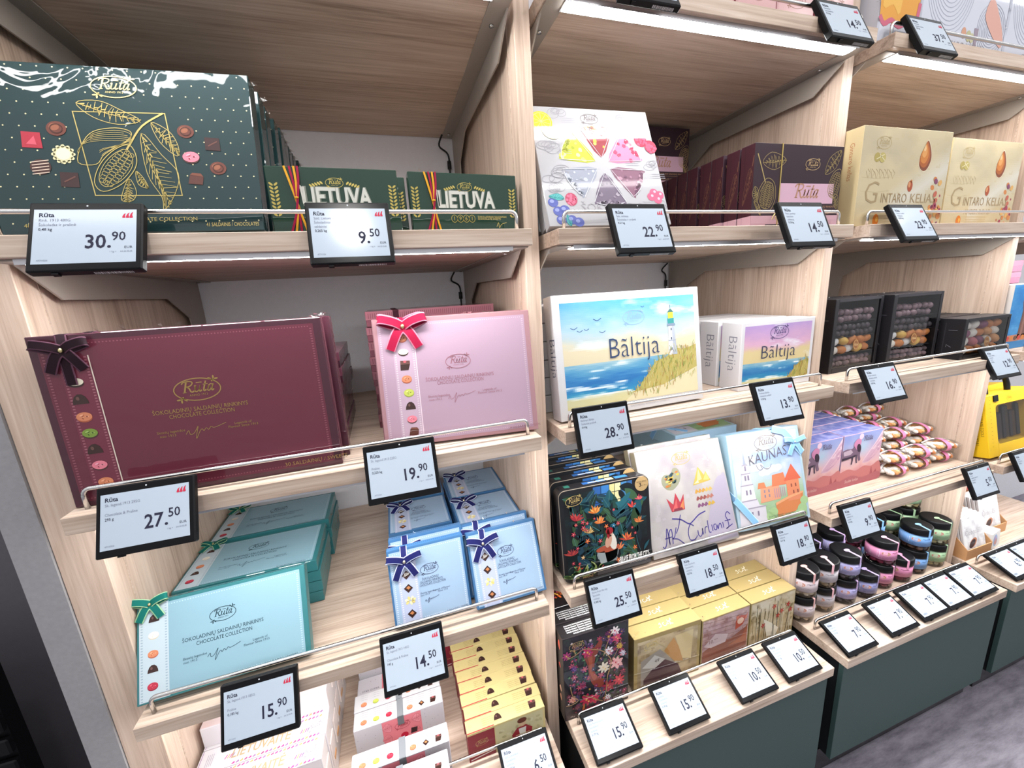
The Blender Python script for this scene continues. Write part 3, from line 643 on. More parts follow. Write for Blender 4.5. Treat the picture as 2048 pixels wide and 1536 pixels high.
# ---- the four "collection" boxes: border, stitched inner panel, side band with sweets, foil lettering
def legend(w, h, t, border, inner, stitch, band, bandstitch, bandx, bandv, chocs, cs, ink, inkmat, logo, titles, sig, smalls, rim, mat='print_wrap', bandline=None, footer=None):
    m, a = carton(w, h, t, border, mat, {'-y': border, '+z': rim, '+x': rim, '-x': rim})
    i0, i1, j0, j1 = .026 * w, .966 * w, .03 * h, .965 * h
    a.rect(i0, j0, i1, j1, inner, 1)
    n = int(w / .0062)
    for vv in (j0 + .006, j1 - .006): stitches(a, i0 + .008, vv, i1 - .008, vv, stitch, n, 2, False, .0022, .45)
    for uu in (i0 + .006, i1 - .006): stitches(a, uu, j0 + .008, uu, j1 - .008, stitch, int(h / .0062), 2, True, .0042, .4)
    b0, b1 = bandx[0] * w, bandx[1] * w; w0, w1 = bandv[0] * h, bandv[1] * h
    a.rect(b0 + .0015, w0, b1 + .0015, w1, inner, 2)
    a.rect(b0, w0, b1, w1, band, 3)
    for uu in (b0 + .005, b1 - .005): stitches(a, uu, w0, uu, w1, bandstitch, int((w1 - w0) / .0058), 4, True, .004, .42)
    if bandline: a.rect(b1 - .0006, w0, b1 + .0014, w1, bandline, 4)
    for (cu, cv, ck) in chocs: choc(a, cu * w, cv * h, cs, ck, 0, 5)
    a.logo(logo[0] * w, logo[1] * h, logo[2] * w, ink, 4, 0, inkmat)
    for (t_, u0, u1, v0, sz) in titles: a.text(t_, u0 * w, v0 * h, size=sz, w=(u1 - u0) * w, col=ink, L=4, mat=inkmat)
    u0, u1, v0 = sig; S = (u1 - u0) * w; x, y = u0 * w, v0 * h
    a.line(smooth([(x, y), (x + .08 * S, y + .1 * S), (x + .1 * S, y - .02 * S), (x + .2 * S, y + .02 * S), (x + .32 * S, y + .2 * S), (x + .26 * S, y + .02 * S), (x + .22 * S, y - .16 * S), (x + .34 * S, y + .05 * S), (x + .4 * S, y + .1 * S), (x + .43 * S, y + .04 * S), (x + .5 * S, y + .12 * S), (x + .55 * S, y + .06 * S), (x + .62 * S, y + .14 * S), (x + .7 * S, y + .1 * S), (x + S, y + .2 * S)], False, 4), .0011, ink, 4, False, inkmat)
    for (t_, u_, v_, sz) in smalls: a.text(t_, u_ * w, v_ * h, size=sz, col=ink, L=4, mat=inkmat)
    if footer: a.text(footer[0], footer[1] * w, footer[2] * h, size=footer[3], col=ink, L=4, mat=inkmat)
    tp = topart(m, w, h, t, mat); tp.rect(.01, t * .12, w - .01, t * .88, rim, 1); stitches(tp, .01, t * .5, w - .01, t * .5, border, n, 2, False, t * .4, .3)
    rt = rightart(m, w, h, t, mat); rt.rect(t * .15, .008, t * .3, h - .008, border, 1); rt.rect(t * .6, .004, t * .64, h - .004, border, 1)
    return m
T1, T2 = 'ŠOKOLADINIŲ SALDAINIŲ RINKINYS', 'CHOCOLATE COLLECTION'
def b_burg():
    w, h, t = .504, .345, .036
    m = legend(w, h, t, '4c2230', '6d2c3d', '93525f', '762f42', 'a5636f', (.075, .17), (.03, .88),
        [(.112, .736, 'cup'), (.111, .634, 'dome'), (.109, .535, 'orange'), (.112, .437, 'green'), (.112, .338, 'dark'), (.114, .241, 'pink'), (.118, .136, 'orange')], .0125, 'cba96a', 'foil',
        (.495, .622, .165), [(T1, .324, .664, .492, .0125), (T2, .377, .61, .459, .0125)], (.42, .57, .352), [('Skonių legendos', .322, .374, .0075), ('nuo 1913', .33, .350, .0075), ('Legends of', .60, .376, .0075), ('Flavour Since 1913', .575, .356, .0075)], '85505c', bandline='e8d8c8', footer=('30 SALDAINIŲ / SWEETS', .76, .045, .0125))
    o = m.build('chocolate_box')
    b = bow(o, .052, .917 * h, .042, '241019', '5a3848', top=h, down=.72 * h, wide=.3)
    b['label'] = 'dark plum velvet bow'
    crumple(o, [(w - .006, .01, h), (w - .02, .012, h), (.1, .012, h), (.2, .014, h)], .012, 3)
    return o
BUILD['burg'] = b_burg
def b_pink():
    w, h, t = .404, .325, .036
    m = legend(w, h, t, 'ac8086', 'b698ab', 'd0b6c4', 'c4a9bb', 'dccdd6', (.108, .243), (.03, .96),
        [(.17, .847, 'orange'), (.17, .74, 'cup'), (.173, .633, 'cube'), (.174, .526, 'orange'), (.179, .418, 'lime'), (.18, .31, 'dark'), (.181, .206, 'pink'), (.185, .102, 'bar')], .0125, 'a56f7c', 'print_wrap',
        (.506, .63, .16), [(T1, .29, .73, .49, .0135), (T2, .36, .659, .457, .0135)], (.42, .6, .335), [('Skonių legendos', .295, .36, .0085), ('nuo 1913', .30, .333, .0085), ('Legends of', .648, .372, .0085), ('Flavour Since 1913', .615, .35, .0085)], 'd9929c', bandline='f3dbe6', footer=('24 SALDAINIAI / SWEETS', .80, .035, .008))
    a = Art(m, (0, 0, 0), (1, 0, 0), (0, 0, 1), w, h, 'print_wrap')
    o = m.build('chocolate_box')
    b = bow(o, .183 * w, .936 * h, .058, 'a8123e', 'd0869c', top=h, wide=.3); b['label'] = 'crimson velvet bow'
    crumple(o, [(.12, .012, h), (w - .1, .012, h), (w - .16, .012, h)], .01, 5)
    return o
BUILD['pink'] = b_pink
def b_teal(tied=True):
    w, h, t = .366, .218, .036
    m = legend(w, h, t, '34787c', '8eb4c2', 'b2d0d8', 'c4d4dc', '9fb3bf', (.014, .172), (.02, .975),
        [(.094, .825, 'dark'), (.092, .658, 'white'), (.088, .474, 'orange'), (.086, .323, 'dome'), (.085, .158, 'red')], .0105, '2c4a56', 'print_gloss',
        (.481, .693, .155), [(T1, .246, .72, .497, .0125), (T2, .324, .649, .436, .0125)], (.384, .577, .285), [('Skonių legendos', .247, .318, .0075), ('nuo 1913', .25, .28, .0075), ('Legends of', .65, .318, .0075), ('Flavour Since 1913', .595, .285, .0075)], '2d8587', 'print_wrapsoft', footer=('18 SALDAINIŲ / SWEETS', .70, .035, .0075))
    o = m.build('chocolate_box')
    if not tied: return o
    b = bow(o, .078 * w, .985 * h, .036, '0f6e66', '9ec79a', top=h, wide=.34, tails=True); b['label'] = 'emerald satin bow'
    crumple(o, [(w, .012, .12), (w, .015, .05), (w - .004, .015, h)], .011, 9)
    return o
BUILD['teal'] = b_teal; BUILD['teal0'] = lambda: b_teal(False)
def b_blue(tied=True):
    w, h, t = .216, .212, .030
    m = legend(w, h, t, '4272a0', 'a2bdd8', 'd3e0ee', 'bcc5e0', 'e2e6f2', (.10, .35), (.01, .80),
        [(.213, .646, 'swhite'), (.218, .474, 'diamond'), (.224, .314, 'shell'), (.225, .146, 'diamond')], .0125, '47526e', 'print_gloss',
        (.51, .655, .235), [('ŠOKOLADINIŲ', .40, .615, .523, .0095), ('SALDAINIŲ RINKINYS', .372, .665, .484, .0095), ('CHOCOLATE COLLECTION', .362, .70, .446, .0095)], (.405, .59, .25), [('Skonių legendos', .36, .352, .0065), ('nuo 1913', .36, .325, .0065), ('Legends of Flavour', .52, .352, .0065), ('Since 1913', .585, .325, .0065)], '4f86bd', 'print_wrapsoft', footer=('10 SALDAINIŲ / SWEETS', .66, .045, .006))
    o = m.build('chocolate_box')
    if not tied: return o
    b = bow(o, .206 * w, .829 * h, .046, '1c1f5c', 'c3cbe8', 'efe6c8', top=h, wide=.3); b['label'] = 'navy satin bow'
    crumple(o, [(.08, .01, h), (.15, .01, h)], .008, 11)
    return o
BUILD['blue'] = b_blue; BUILD['blue0'] = lambda: b_blue(False)
def b_plain(w, h, t, lid, base, rib=None):
    def f():
        m = MB(); m.box(0, w, 0, t, 0, h, 'print_wrapsoft', base, ch=.0012); m.box(-.001, w + .001, -.001, t + .001, h * .45, h + .0008, 'print_wrapsoft', lid, ch=.001)
        a = Art(m, (-.001, -.001, 0), (1, 0, 0), (0, 0, 1), w, h, 'print_wrapsoft'); stitches(a, .006, h * .72, w - .006, h * .72, base, int(w / .006), 1, False, h * .35, .35)
        o = m.build('chocolate_box')
        if rib:
            k = MB(); k.box(w * .2, w * .2 + .016, -.0022, -.0012, 0, h, 'velvet', rib); k.box(w * .2, w * .2 + .016, -.002, t, h + .001, h + .002, 'velvet', rib); k.build('ribbon', o)
        return o
    return f
BUILD['burg_flat'] = b_plain(.475, .040, .33, '7e4558', '4a2030')
BUILD['dustypink_flat'] = b_plain(.375, .042, .30, '9a5f6a', '7c4350', '3a0f1e')

# ---- big dark green box with the gold cocoa branch
GOLD = 'd8c27a'
def cocoa(a, w, h, pts, wd, L=3, mat='foil', col=GOLD):
    """pods and leaves in gold line; pts maps names to outlines in face fractions"""
    F = lambda ps: [(u * w, v * h) for u, v in ps]
    for k in ('leaf1', 'leaf2', 'leaf3', 'leaf4', 'leaf5'):
        if k in pts: a.leaf(F(pts[k]), col, wd, L, mat, 9)
    if 'pod' in pts:
        o = smooth(F(pts['pod']), True, 4); a.line(o, wd * 1.2, col, L, True, mat); c = np.mean(o, axis=0)
        rr = random.Random(9)
        for s in (.86, .74, .62, .5, .38, .26):
            q0 = rr.randrange(0, len(o) // 4); q1 = len(o) // 2 + rr.randrange(-3, 5)
            a.line([tuple(c + (np.array(q) - c) * np.array((.97, s))) for q in o[q0:q1]], wd * rr.uniform(.5, 1.3), col, L, False, mat)
            a.line([tuple(c + (np.array(q) - c) * np.array((.97, s))) for q in o[q1 + 2:q1 + 10]], wd * .7, col, L, False, mat)
    if 'pod2' in pts:
        o = smooth(F(pts['pod2']), True, 4); c = np.mean(o, axis=0); a.line(o, wd * 1.3, col, L + 1, True, mat); inn = [tuple(c + (np.array(q) - c) * .8) for q in o]
        a.line(inn, wd, col, L + 1, True, mat)
        far = sorted(inn, key=lambda q: -np.hypot(*(np.array(q) - c)))[0]; ax = (np.array(far) - c); l = np.hypot(*ax); ax = ax / l; pr = np.array((-ax[1], ax[0]))
        wdt = max(abs(np.dot(np.array(q) - c, pr)) for q in inn)
        for i in range(-5, 6):
            for j in (-1, 0, 1):
                q = c + ax * l * i / 6.2 + pr * j * wdt * .55 * math.sqrt(max(0, 1 - (i / 6.2) ** 2))
                a.ring(q[0], q[1], wdt * .26, wdt * .2, wd * .8, col, L + 1, math.atan2(ax[1], ax[0]) + 1.57, 9, mat)
    if 'stem' in pts: a.line(smooth(F(pts['stem']), False, 4), wd * 3, col, L, False, mat)
def b_green():
    w, h, t = .432, .320, .034
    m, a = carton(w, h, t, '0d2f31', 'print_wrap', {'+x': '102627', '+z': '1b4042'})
    dx, dv = .0233, .0225; r = 0; v = .978 * h
    while v > .01:
        u = (.004 if r % 2 else .0155)
        while u < w - .004:
            fu, fv = u / w, v / h
            if not (.3 < fu < .7 and .13 < fv < .8) and not (.37 < fu < .56 and .8 < fv < .95) and fv > .0: a.ell(u, v, .0014, .0014, 'e9dfae', 1, 0, 8)
            u += dx
        v -= dv; r += 1
    a.logo(.466 * w, .876 * h, .17 * w, 'e3cf8e', 4, 0, 'foil')
    F = lambda ps: [(u * w, v * h) for u, v in ps]
    a.line(F([(.307, .72), (.648, .728), (.682, .223), (.358, .224)]), .0022, GOLD, 2, True, 'foil')
    P = dict(leaf1=[(.323, .772), (.405, .789), (.481, .74), (.551, .678), (.469, .651), (.379, .69)], leaf2=[(.592, .669), (.658, .617), (.687, .528), (.679, .466), (.619, .548)],
             leaf3=[(.55, .601), (.62, .47), (.676, .36), (.656, .236), (.608, .137), (.603, .214), (.557, .358)], leaf4=[(.487, .324), (.509, .248), (.492, .193), (.452, .193), (.46, .25)], leaf5=[(.515, .37), (.54, .33), (.555, .27), (.52, .29)],
             pod=[(.309, .418), (.329, .526), (.373, .603), (.454, .629), (.51, .61), (.503, .566), (.446, .508), (.403, .464), (.373, .409)], pod2=[(.36, .301), (.387, .409), (.445, .498), (.501, .527), (.523, .456), (.511, .379), (.458, .291), (.389, .247)], stem=[(.49, .50), (.504, .533), (.556, .645), (.641, .728)])
    cocoa(a, w, h, P, .0011)
    for (u, v, k), s in zip([(.157, .545, 'redsq'), (.244, .615, 'swirl'), (.26, .465, 'cream'), (.177, .389, 'stripe'), (.274, .316, 'square'), (.722, .62, 'swirl'), (.825, .545, 'square'), (.733, .462, 'pink'), (.837, .394, 'swirl'), (.743, .321, 'bar')], (.0155, .0155, .0155, .016, .0145, .0145, .0135, .0145, .0145, .0135)):
        choc(a, u * w, v * h, s, k, 0, 3)
    a.text('CHOCOLATE COLLECTION', .43 * w, .068 * h, size=.0105, col=GOLD, mat='foil'); a.text('41 SALDAINIS / CHOCOLATES', .765 * w, .03 * h, size=.0108, w=.215 * w, col=GOLD, mat='foil'); a.text('480 g', .1 * w, .04 * h, size=.01, col=GOLD, mat='foil')
    o = m.build('chocolate_box')
    crumple(o, [(w + .002, .015, h - .01), (w + .004, .02, h - .02), (w, .024, h - .004)], .011, 2)
    return o
BUILD['green'] = b_green
def b_lietuva():
    w, h, t = .262, .136, .028
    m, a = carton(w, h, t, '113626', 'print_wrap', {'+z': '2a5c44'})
    for x in (.048, .95):
        for k in range(9):
            v = h * (.30 + .055 * k)
            for sg in (-1, 1): a.ell(x * w + sg * .0045, v, .0048, .0022, 'cdb866', 2, sg * .7, 8, 'foil')
    a.logo(.497 * w, .775 * h, .135 * w, 'd8c36e', 3, 0, 'foil', '143626')
    for sg in (-1, 1):
        for k in range(5): a.ell((.497 + sg * (.10 + .02 * k)) * w, (.775 - .012 * k) * h, .0042, .002, 'd8c36e', 3, .8 * sg, 8, 'foil')
    a.text('LIETUVA', .245 * w, .44 * h, size=.052, w=.53 * w, col='d2d2c8', L=3, bold=.03); a.text('LIETUVA', .245 * w + .002, .44 * h + .0005, size=.052, w=.53 * w, col='7e8478', L=2, bold=.045)
    a.line(smooth([(.25 * w, .46 * h), (.245 * w, .62 * h), (.235 * w, .72 * h), (.215 * w, .70 * h), (.22 * w, .66 * h)], False, 4), .0045, 'e4e4da', 3)
    for k, tx in enumerate('1961'): a.ring((.38 + .055 * k) * w, .255 * h, .0072, .0082, .0012, 'cdb866', 3, mat='foil'); a.text(tx, (.38 + .055 * k) * w, .225 * h, size=.013, col='cdb866', al='c', mat='foil')
    a.text('ŠOKOLADINIAI SALDAINIAI', .6 * w, .27 * h, size=.006, col='cdb866'); a.text('CHOCOLATE SWEETS', .6 * w, .235 * h, size=.006, col='cdb866')
    a.line(smooth([(.78 * w, .12 * h), (.8 * w, .19 * h), (.805 * w, .10 * h), (.83 * w, .16 * h), (.88 * w, .19 * h)], False, 4), .001, 'cdb866', 3)
    o = m.build('chocolate_box')
    k = MB()
    for j, (c, dx) in enumerate((('e0a32c', -.009), ('9c1740', -.002), ('e0a32c', .004), ('9c1740', .009))):
        ribbon(k, smooth([(.19 * w + dx * 1.4, -.0015 - j * .0006, h), (.2 * w + dx, -.003 - j * .0006, .8 * h), (.203 * w + dx * .25, -.004 - j * .0006, .54 * h), (.2 * w - dx * .5, -.003 - j * .0006, .3 * h), (.19 * w - dx * 1.7, -.0015 - j * .0006, .04 * h)], False, 4), .0042, (1, 0, 0), c, c)
    cb = k.build('cord', o)
    z = MB(); z.box(.19 * w, .217 * w, -.0085, -.001, .525 * h, .55 * h, 'velvet', 'e0a32c', ch=.001); z.build('cord_knot', cb)
    crumple(o, [(.1 * w, .004, h), (.2 * w, -.003, h)], .007, 21)
    return o
BUILD['lietuva'] = b_lietuva

# ---- white fruit box, brown box, amber box
def sketch(a, u, v, s, seed, L=2, col='98969c', n=6):
    r = random.Random(seed)
    for k in range(n):
        x, y = u + r.uniform(-.3, .3) * s, v + r.uniform(-.2, .2) * s; q = min(s * r.uniform(.2, .45), x - .002, a.w - .002 - x, y - .002, a.h - .002 - y)
        if q > .004: a.ring(x, y, q, q * r.uniform(.4, .9), s * .03, col, L, r.uniform(0, .5), 14)
def lemon(a, u, v, r, L, half=False, rot=0):
    n = 20; A = [rot + (math.pi if half else 2 * math.pi) * k / n for k in range(n + 1)]
    a.poly([(u + r * math.cos(x), v + r * math.sin(x)) for x in A], 'd8c416', L); a.poly([(u + r * .88 * math.cos(x), v + r * .88 * math.sin(x)) for x in A], 'f1ea7e', L + 1); a.poly([(u + r * .8 * math.cos(x), v + r * .8 * math.sin(x)) for x in A], 'd9d02a', L + 2)
    for k in range(5 if half else 10):
        x = rot + (math.pi if half else 2 * math.pi) * (k + .5) / (5 if half else 10); a.line([(u, v), (u + r * .82 * math.cos(x), v + r * .82 * math.sin(x))], r * .035, 'f4efa0', L + 3)
def berry(a, u, v, r, col, dark, L, seed=0):
    q = random.Random(seed); a.ell(u, v, r, r * 1.1, dark, L, 0, 14)
    for k in range(16): x = q.uniform(0, 6.28); d = r * math.sqrt(q.random()) * .85; a.ell(u + d * math.cos(x), v + d * 1.1 * math.sin(x), r * .24, r * .24, col, L + 1 + k % 2, 0, 8)
def wedge(m, a, P, base, bits, seed, depth=None):
    """a die-cut window: the filling lies behind the card and the cut edge is real"""
    r = random.Random(seed); o = smooth(P, True, 3) if len(P) > 3 else P
    a.poly(o, base, 1); c = np.mean(o, axis=0)
    for k in range(60):
        q = o[r.randrange(len(o))]; t = math.sqrt(r.random()) * .88; x = c[0] + (q[0] - c[0]) * t; y = c[1] + (q[1] - c[1]) * t; s = r.uniform(.003, .008)
        a.poly([(x + s * (.6 + .4 * r.random()) * math.cos(b), y + s * (.6 + .4 * r.random()) * math.sin(b)) for b in (0, 1.1, 2.2, 3.4, 4.5, 5.4)], r.choice(bits), 2 + k % 3)
    a.line(list(P), .0016, 'dcdce2', 6, True)
def b_fruit():
    w, h, t = .352, .349, .03
    m, a = carton(w, h, t, 'aeadb0', 'print_gloss', {'+x': 'a8986a', '-x': 'c4c3c5', '+z': 'c4b47c'}, .0012)
    fx = lambda u: (u * .333 + .019) / .352
    S = lambda ps: [(fx(u) * w, v * h) for u, v in ps]
    arc = lambda cu, cv, r, a0, a1: [(cu + r * math.cos(x), cv + r * math.sin(x)) for x in np.linspace(R(a0), R(a1), 9)]
    cu, cv = .52 * w, .505 * h
    for k, (a0, a1, base, bits) in enumerate([(66, 114, '8c2a34', ['e8a13a', 'd96f2e', 'b34a52', 'f0c05a', '7a2330']), (126, 174, 'b4ba3a', ['d5d76a', 'c6c74c', 'e3e29a', '9ba52c']), (6, 54, 'd97a9c', ['f0b4c8', 'c23c62', 'a8254c', 'f6d0da']),
                                              (186, 234, '9296a4', ['aeb2be', '7c8290', 'c0c4ce']), (246, 294, '6d5f72', ['8a7c8c', '584a5e', 'a49aa6']), (306, 354, '7e5468', ['9a7086', '684058', 'b48a9c'])]):
        mid = R((a0 + a1) / 2); off = .022; ox, oy = cu + off * math.cos(mid), cv + off * math.sin(mid)
        wedge(m, a, [(ox, oy)] + arc(ox, oy, .098, a0 - 4, a1 + 4), base, bits, k)
    a.logo(fx(.452) * w, .905 * h, .15 * w, '7c7272', 3)
    lemon(a, fx(.03) * w, .865 * h, .031, 2); lemon(a, fx(.108) * w, .80 * h, .03, 6, True, 3.3)
    berry(a, fx(.885) * w, .735 * h, .020, 'd94566', 'a32242', 2, 1); berry(a, fx(.965) * w, .675 * h, .019, 'd94566', 'a32242', 5, 2); berry(a, fx(.16) * w, .215 * h, .017, 'd96a86', 'b24460', 2, 3)
    for (u, v) in ((.005, .19), (.035, .12), (.09, .13), (.135, .05), (.05, .05), (.19, .03)): a.ell(fx(u) * w, v * h, .014, .013, '5660a6', 3); a.ell(fx(u) * w - .003, v * h + .003, .006, .005, '8f97cc', 4)
    a.leaf(S([(-.02, .24), (.06, .26), (.10, .22), (.04, .21)]), '2f8f92', .001, 4, None, 4, '58b0ae'); a.leaf(S([(.10, .09), (.13, .05), (.12, .0), (.09, .03)]), '2f8f92', .001, 4, None, 4, '58b0ae')
    for (u, v) in ((.90, .27), (.95, .25), (.925, .21), (.87, .235)): a.ell(fx(u) * w, v * h, .0125, .012, 'e0597c', 3); a.ell(fx(u) * w + .003, v * h + .003, .004, .004, 'f6b4c6', 4)
    a.leaf(S([(.83, .89), (.90, .93), (.99, .90), (.93, .86)]), 'b4b2b8', .0009, 2); a.poly(S([(.64, .845), (.78, .845), (.77, .91), (.65, .905)]), 'e9e8ea', 2)
    a.line(S([(.64, .845), (.78, .845), (.77, .91), (.71, .93), (.65, .905)]), .0011, 'b1afb4', 3, True)
    for k, (u, v, s) in enumerate([(.18, .945, .05), (.06, .66, .05), (.06, .42, .07), (.95, .52, .045), (.05, .3, .04), (.93, .16, .04), (.72, .935, .03)]): sketch(a, fx(u) * w, v * h, s, k)
    for (u, v) in ((.20, .90), (.12, .63), (.70, .54), (.92, .43), (.78, .19), (.17, .33)):
        for j in range(3): a.rect(fx(u) * w, v * h - j * .006, fx(u) * w + .04, v * h - j * .006 + .0014, 'a3a1a8', 2)
    a.text('ŠOKOLADO', fx(.235) * w, .115 * h, size=.034, col='9c989e', L=3, bold=-.005); a.text('UOGOS IR RIEŠUTAI', fx(.42) * w, .05 * h, size=.014, col='a6a2aa', L=3)
    return m.build('chocolate_box')
BUILD['fruit'] = b_fruit
def b_brown():
    w, h, t = .345, .235, .050
    m, a = carton(w, h, t, '301a25', 'print_satin', {'-x': '401a25', '+z': '402630'}, .001)
    F = lambda ps: [(u * w, v * h) for u, v in ps]
    m.box(0, w, .0005, t - .0005, .0, .0005, 'print_satin', '1d1016')
    a.frect(0, .03, 1, .155, 'd3a9b6', 1); a.frect(.16, .03, .84, .05, '22141c', 2)
    a.frect(.30, .30, .92, .545, 'dcb2c6', 1); a.script(.46 * w, .375 * h, .26 * w, 'bf8f74', 3)
    a.logo(.645 * w, .775 * h, .165 * w, 'c9a97c', 3)
    for v in (.25, .165): a.text('IŠSKIRTINIS JUODOJO ŠOKOLADO SALDAINIŲ RINKINYS' if v > .2 else 'EXCLUSIVE DARK CHOCOLATE COLLECTION', (.33 if v > .2 else .38) * w, v * h, size=.0085, col='b98d6a', L=3)
    a.frect(.33, .225, .86, .229, 'b98d6a', 2)
    cocoa(a, w, h, dict(pod2=[(.05, .36), (.08, .50), (.15, .60), (.23, .54), (.25, .36), (.20, .22), (.11, .21)], leaf1=[(.09, .78), (.18, .90), (.34, .82), (.22, .70)], leaf2=[(.02, .33), (.05, .24), (.10, .16), (.08, .28)], leaf3=[(.02, .50), (.0, .40), (.05, .32), (.06, .45)], stem=[(.03, .88), (.08, .72), (.13, .55)]), .0011, 2, 'foil', 'cbb27a')
    cocoa(a, w, h, dict(pod2=[(.85, .50), (.90, .68), (.985, .72), (.985, .52), (.95, .38), (.88, .39)], leaf1=[(.80, .66), (.84, .86), (.97, .95), (.92, .74)], leaf3=[(.92, .40), (.94, .28), (.985, .24), (.98, .40)]), .0011, 2, 'foil', 'cbb27a')
    l = leftart(m, w, h, t, 'print_satin'); l.frect(0, .03, 1, .155, 'd3a9b6', 1); l.leaf([(.016, .3 * h), (.030, .42 * h), (.046, .62 * h), (.034, .72 * h), (.02, .5 * h)], '6e4a3c', .0012, 2, None, 6); l.line([(.044, .74 * h), (.048, .86 * h)], .003, '6e4a3c', 2)
    l.rect(t * .30, .004, t * .33, h - .004, '2c1520', 1)
    o = m.build('chocolate_box')
    k = MB(); k.box(.285 * w, .285 * w + .0035, -.0016, -.0004, 0, h, 'foil', 'd9bd72'); k.box(.285 * w, .285 * w + .0035, -.001, t + .001, h, h + .0012, 'foil', 'd9bd72')
    for dx in (-.02, .016, -.012, .022): ribbon(k, smooth([(.287 * w, -.003, .19 * h), (.287 * w + dx, -.010, .17 * h), (.287 * w + dx * 1.6, -.012, .10 * h)], False, 3), .003, (1, 0, .3), 'd9bd72', 'e8d49a', 'foil')
    k.build('ribbon', o)
    return o
BUILD['brown'] = b_brown
def b_amber():
    w, h, t = .424, .296, .055
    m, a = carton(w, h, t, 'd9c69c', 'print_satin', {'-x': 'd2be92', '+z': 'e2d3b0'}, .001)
    def fn(U, V):
        n = noise2(U, V, 4, 5, 3); n2 = noise2(U, V, 9, 14, 8)
        c = mixc(np.zeros(U.shape + (3,)) + H('d8c8a2'), H('c4b798'), (n - .4) * 2); c = mixc(c, H('e2dccc'), np.clip(1 - np.abs((V - .22 - .75 * (U - .45)) * 4), 0, 1) * (U > .35)); c = mixc(c, H('d2b482'), np.clip((.3 - V) * 2.2, 0, 1) * n2 * 1.3)
        return mixc(c, H('cdbb92'), (n2 > .68) * .35)
    a.grid(.001, .001, w - .001, h - .001, 60, 42, fn, 1)
    cx, cy = .70, .735; pts = [(.715, .895), (.76, .80), (.775, .70), (.74, .60), (.69, .585), (.645, .64), (.65, .74), (.69, .83)]
    P = smooth([(u * w, v * h) for u, v in pts], True, 4); c = np.mean(P, axis=0)
    a.poly([tuple(c + (np.array(q) - c) * 1.06) for q in P], 'f5e6c8', 2)
    for k, (s, co, dx, dy) in enumerate(((1, '8a4a2c', 0, 0), (.86, 'b8642c', -.004, .004), (.66, 'd8863c', -.007, .008), (.42, 'e8a45c', -.009, .016), (.2, 'f3c890', -.010, .026))): a.poly([(c[0] + (q[0] - c[0]) * s + dx, c[1] + (q[1] - c[1]) * s + dy) for q in P], co, 3 + k)
    a.ell(.575 * w, .42 * h, .0125, .0175, 'b2532e', 3); a.ell(.565 * w, .435 * h, .006, .009, 'e09a6a', 4); a.ell(.585 * w, .47 * h, .004, .006, 'd88a4c', 3)
    a.logo(.225 * w, .845 * h, .155 * w, 'c2ae7e', 3); a.ell(.17 * w, .70 * h, .014, .014, 'b7a55c', 3); a.ell(.225 * w, .70 * h, .015, .015, 'c4b46c', 4); a.line([(.16 * w, .68 * h), (.24 * w, .73 * h)], .003, 'e8dcae', 5); a.line([(.19 * w, .73 * h), (.25 * w, .67 * h)], .003, 'e8dcae', 5)
    for k in range(7): x = (.07 + .045 * k) * w; a.line([(x, .56 * h + (k % 2) * .008), (x + .01, .49 * h), (x + .018, .55 * h), (x + .006, .585 * h)], .0012, 'b9a377', 3)
    for v in (.50, .36): a.line([(.03 * w, v * h), (.2 * w, (v - .01) * h), (.34 * w, (v + .01) * h)], .0009, 'c9b88c', 2)
    a.text('G', .085 * w, .235 * h, size=.098, col='b19a72', L=4, shear=.12, bold=-.012); a.text('INTARO', .265 * w, .245 * h, size=.042, w=.29 * w, col='a98f68', L=4, bold=-.004); a.text('KELIAS', .60 * w, .245 * h, size=.042, w=.30 * w, col='b39a74', L=4, bold=-.004)
    a.text('AMBER ROAD', .29 * w, .14 * h, size=.026, col='b39a74', L=4, shear=.2)
    r = random.Random(4)
    for k in range(46): u, v = r.gauss(.90, .055), r.gauss(.17, .13); s = r.uniform(.004, .012); (0 < u < .985 and 0.02 < v < .55) and a.ell(u * w, v * h, s, s * .8, r.choice(['c96a54', 'a84258', 'e2a078', 'd98a4c', '8c4a6c', 'efc49a', 'e8b46a']), 2 + k % 4, r.random() * 3, 9)
    a.ell(.235 * w, .06 * h, .014, .02, 'e07c1e', 3); a.ell(.245 * w, .07 * h, .006, .008, 'f3b44c', 4)
    for j in range(3): a.rect(.33 * w, (.045 + .03 * j) * h, .62 * w, (.052 + .03 * j) * h, 'cbb487', 2)
    l = leftart(m, w, h, t, 'print_satin'); l.text('Gintaro kelias', t * .35, .86 * h, size=.02, col='b0764c', L=2, rot=-1.5708)
    return m.build('chocolate_box')
BUILD['amber'] = b_amber

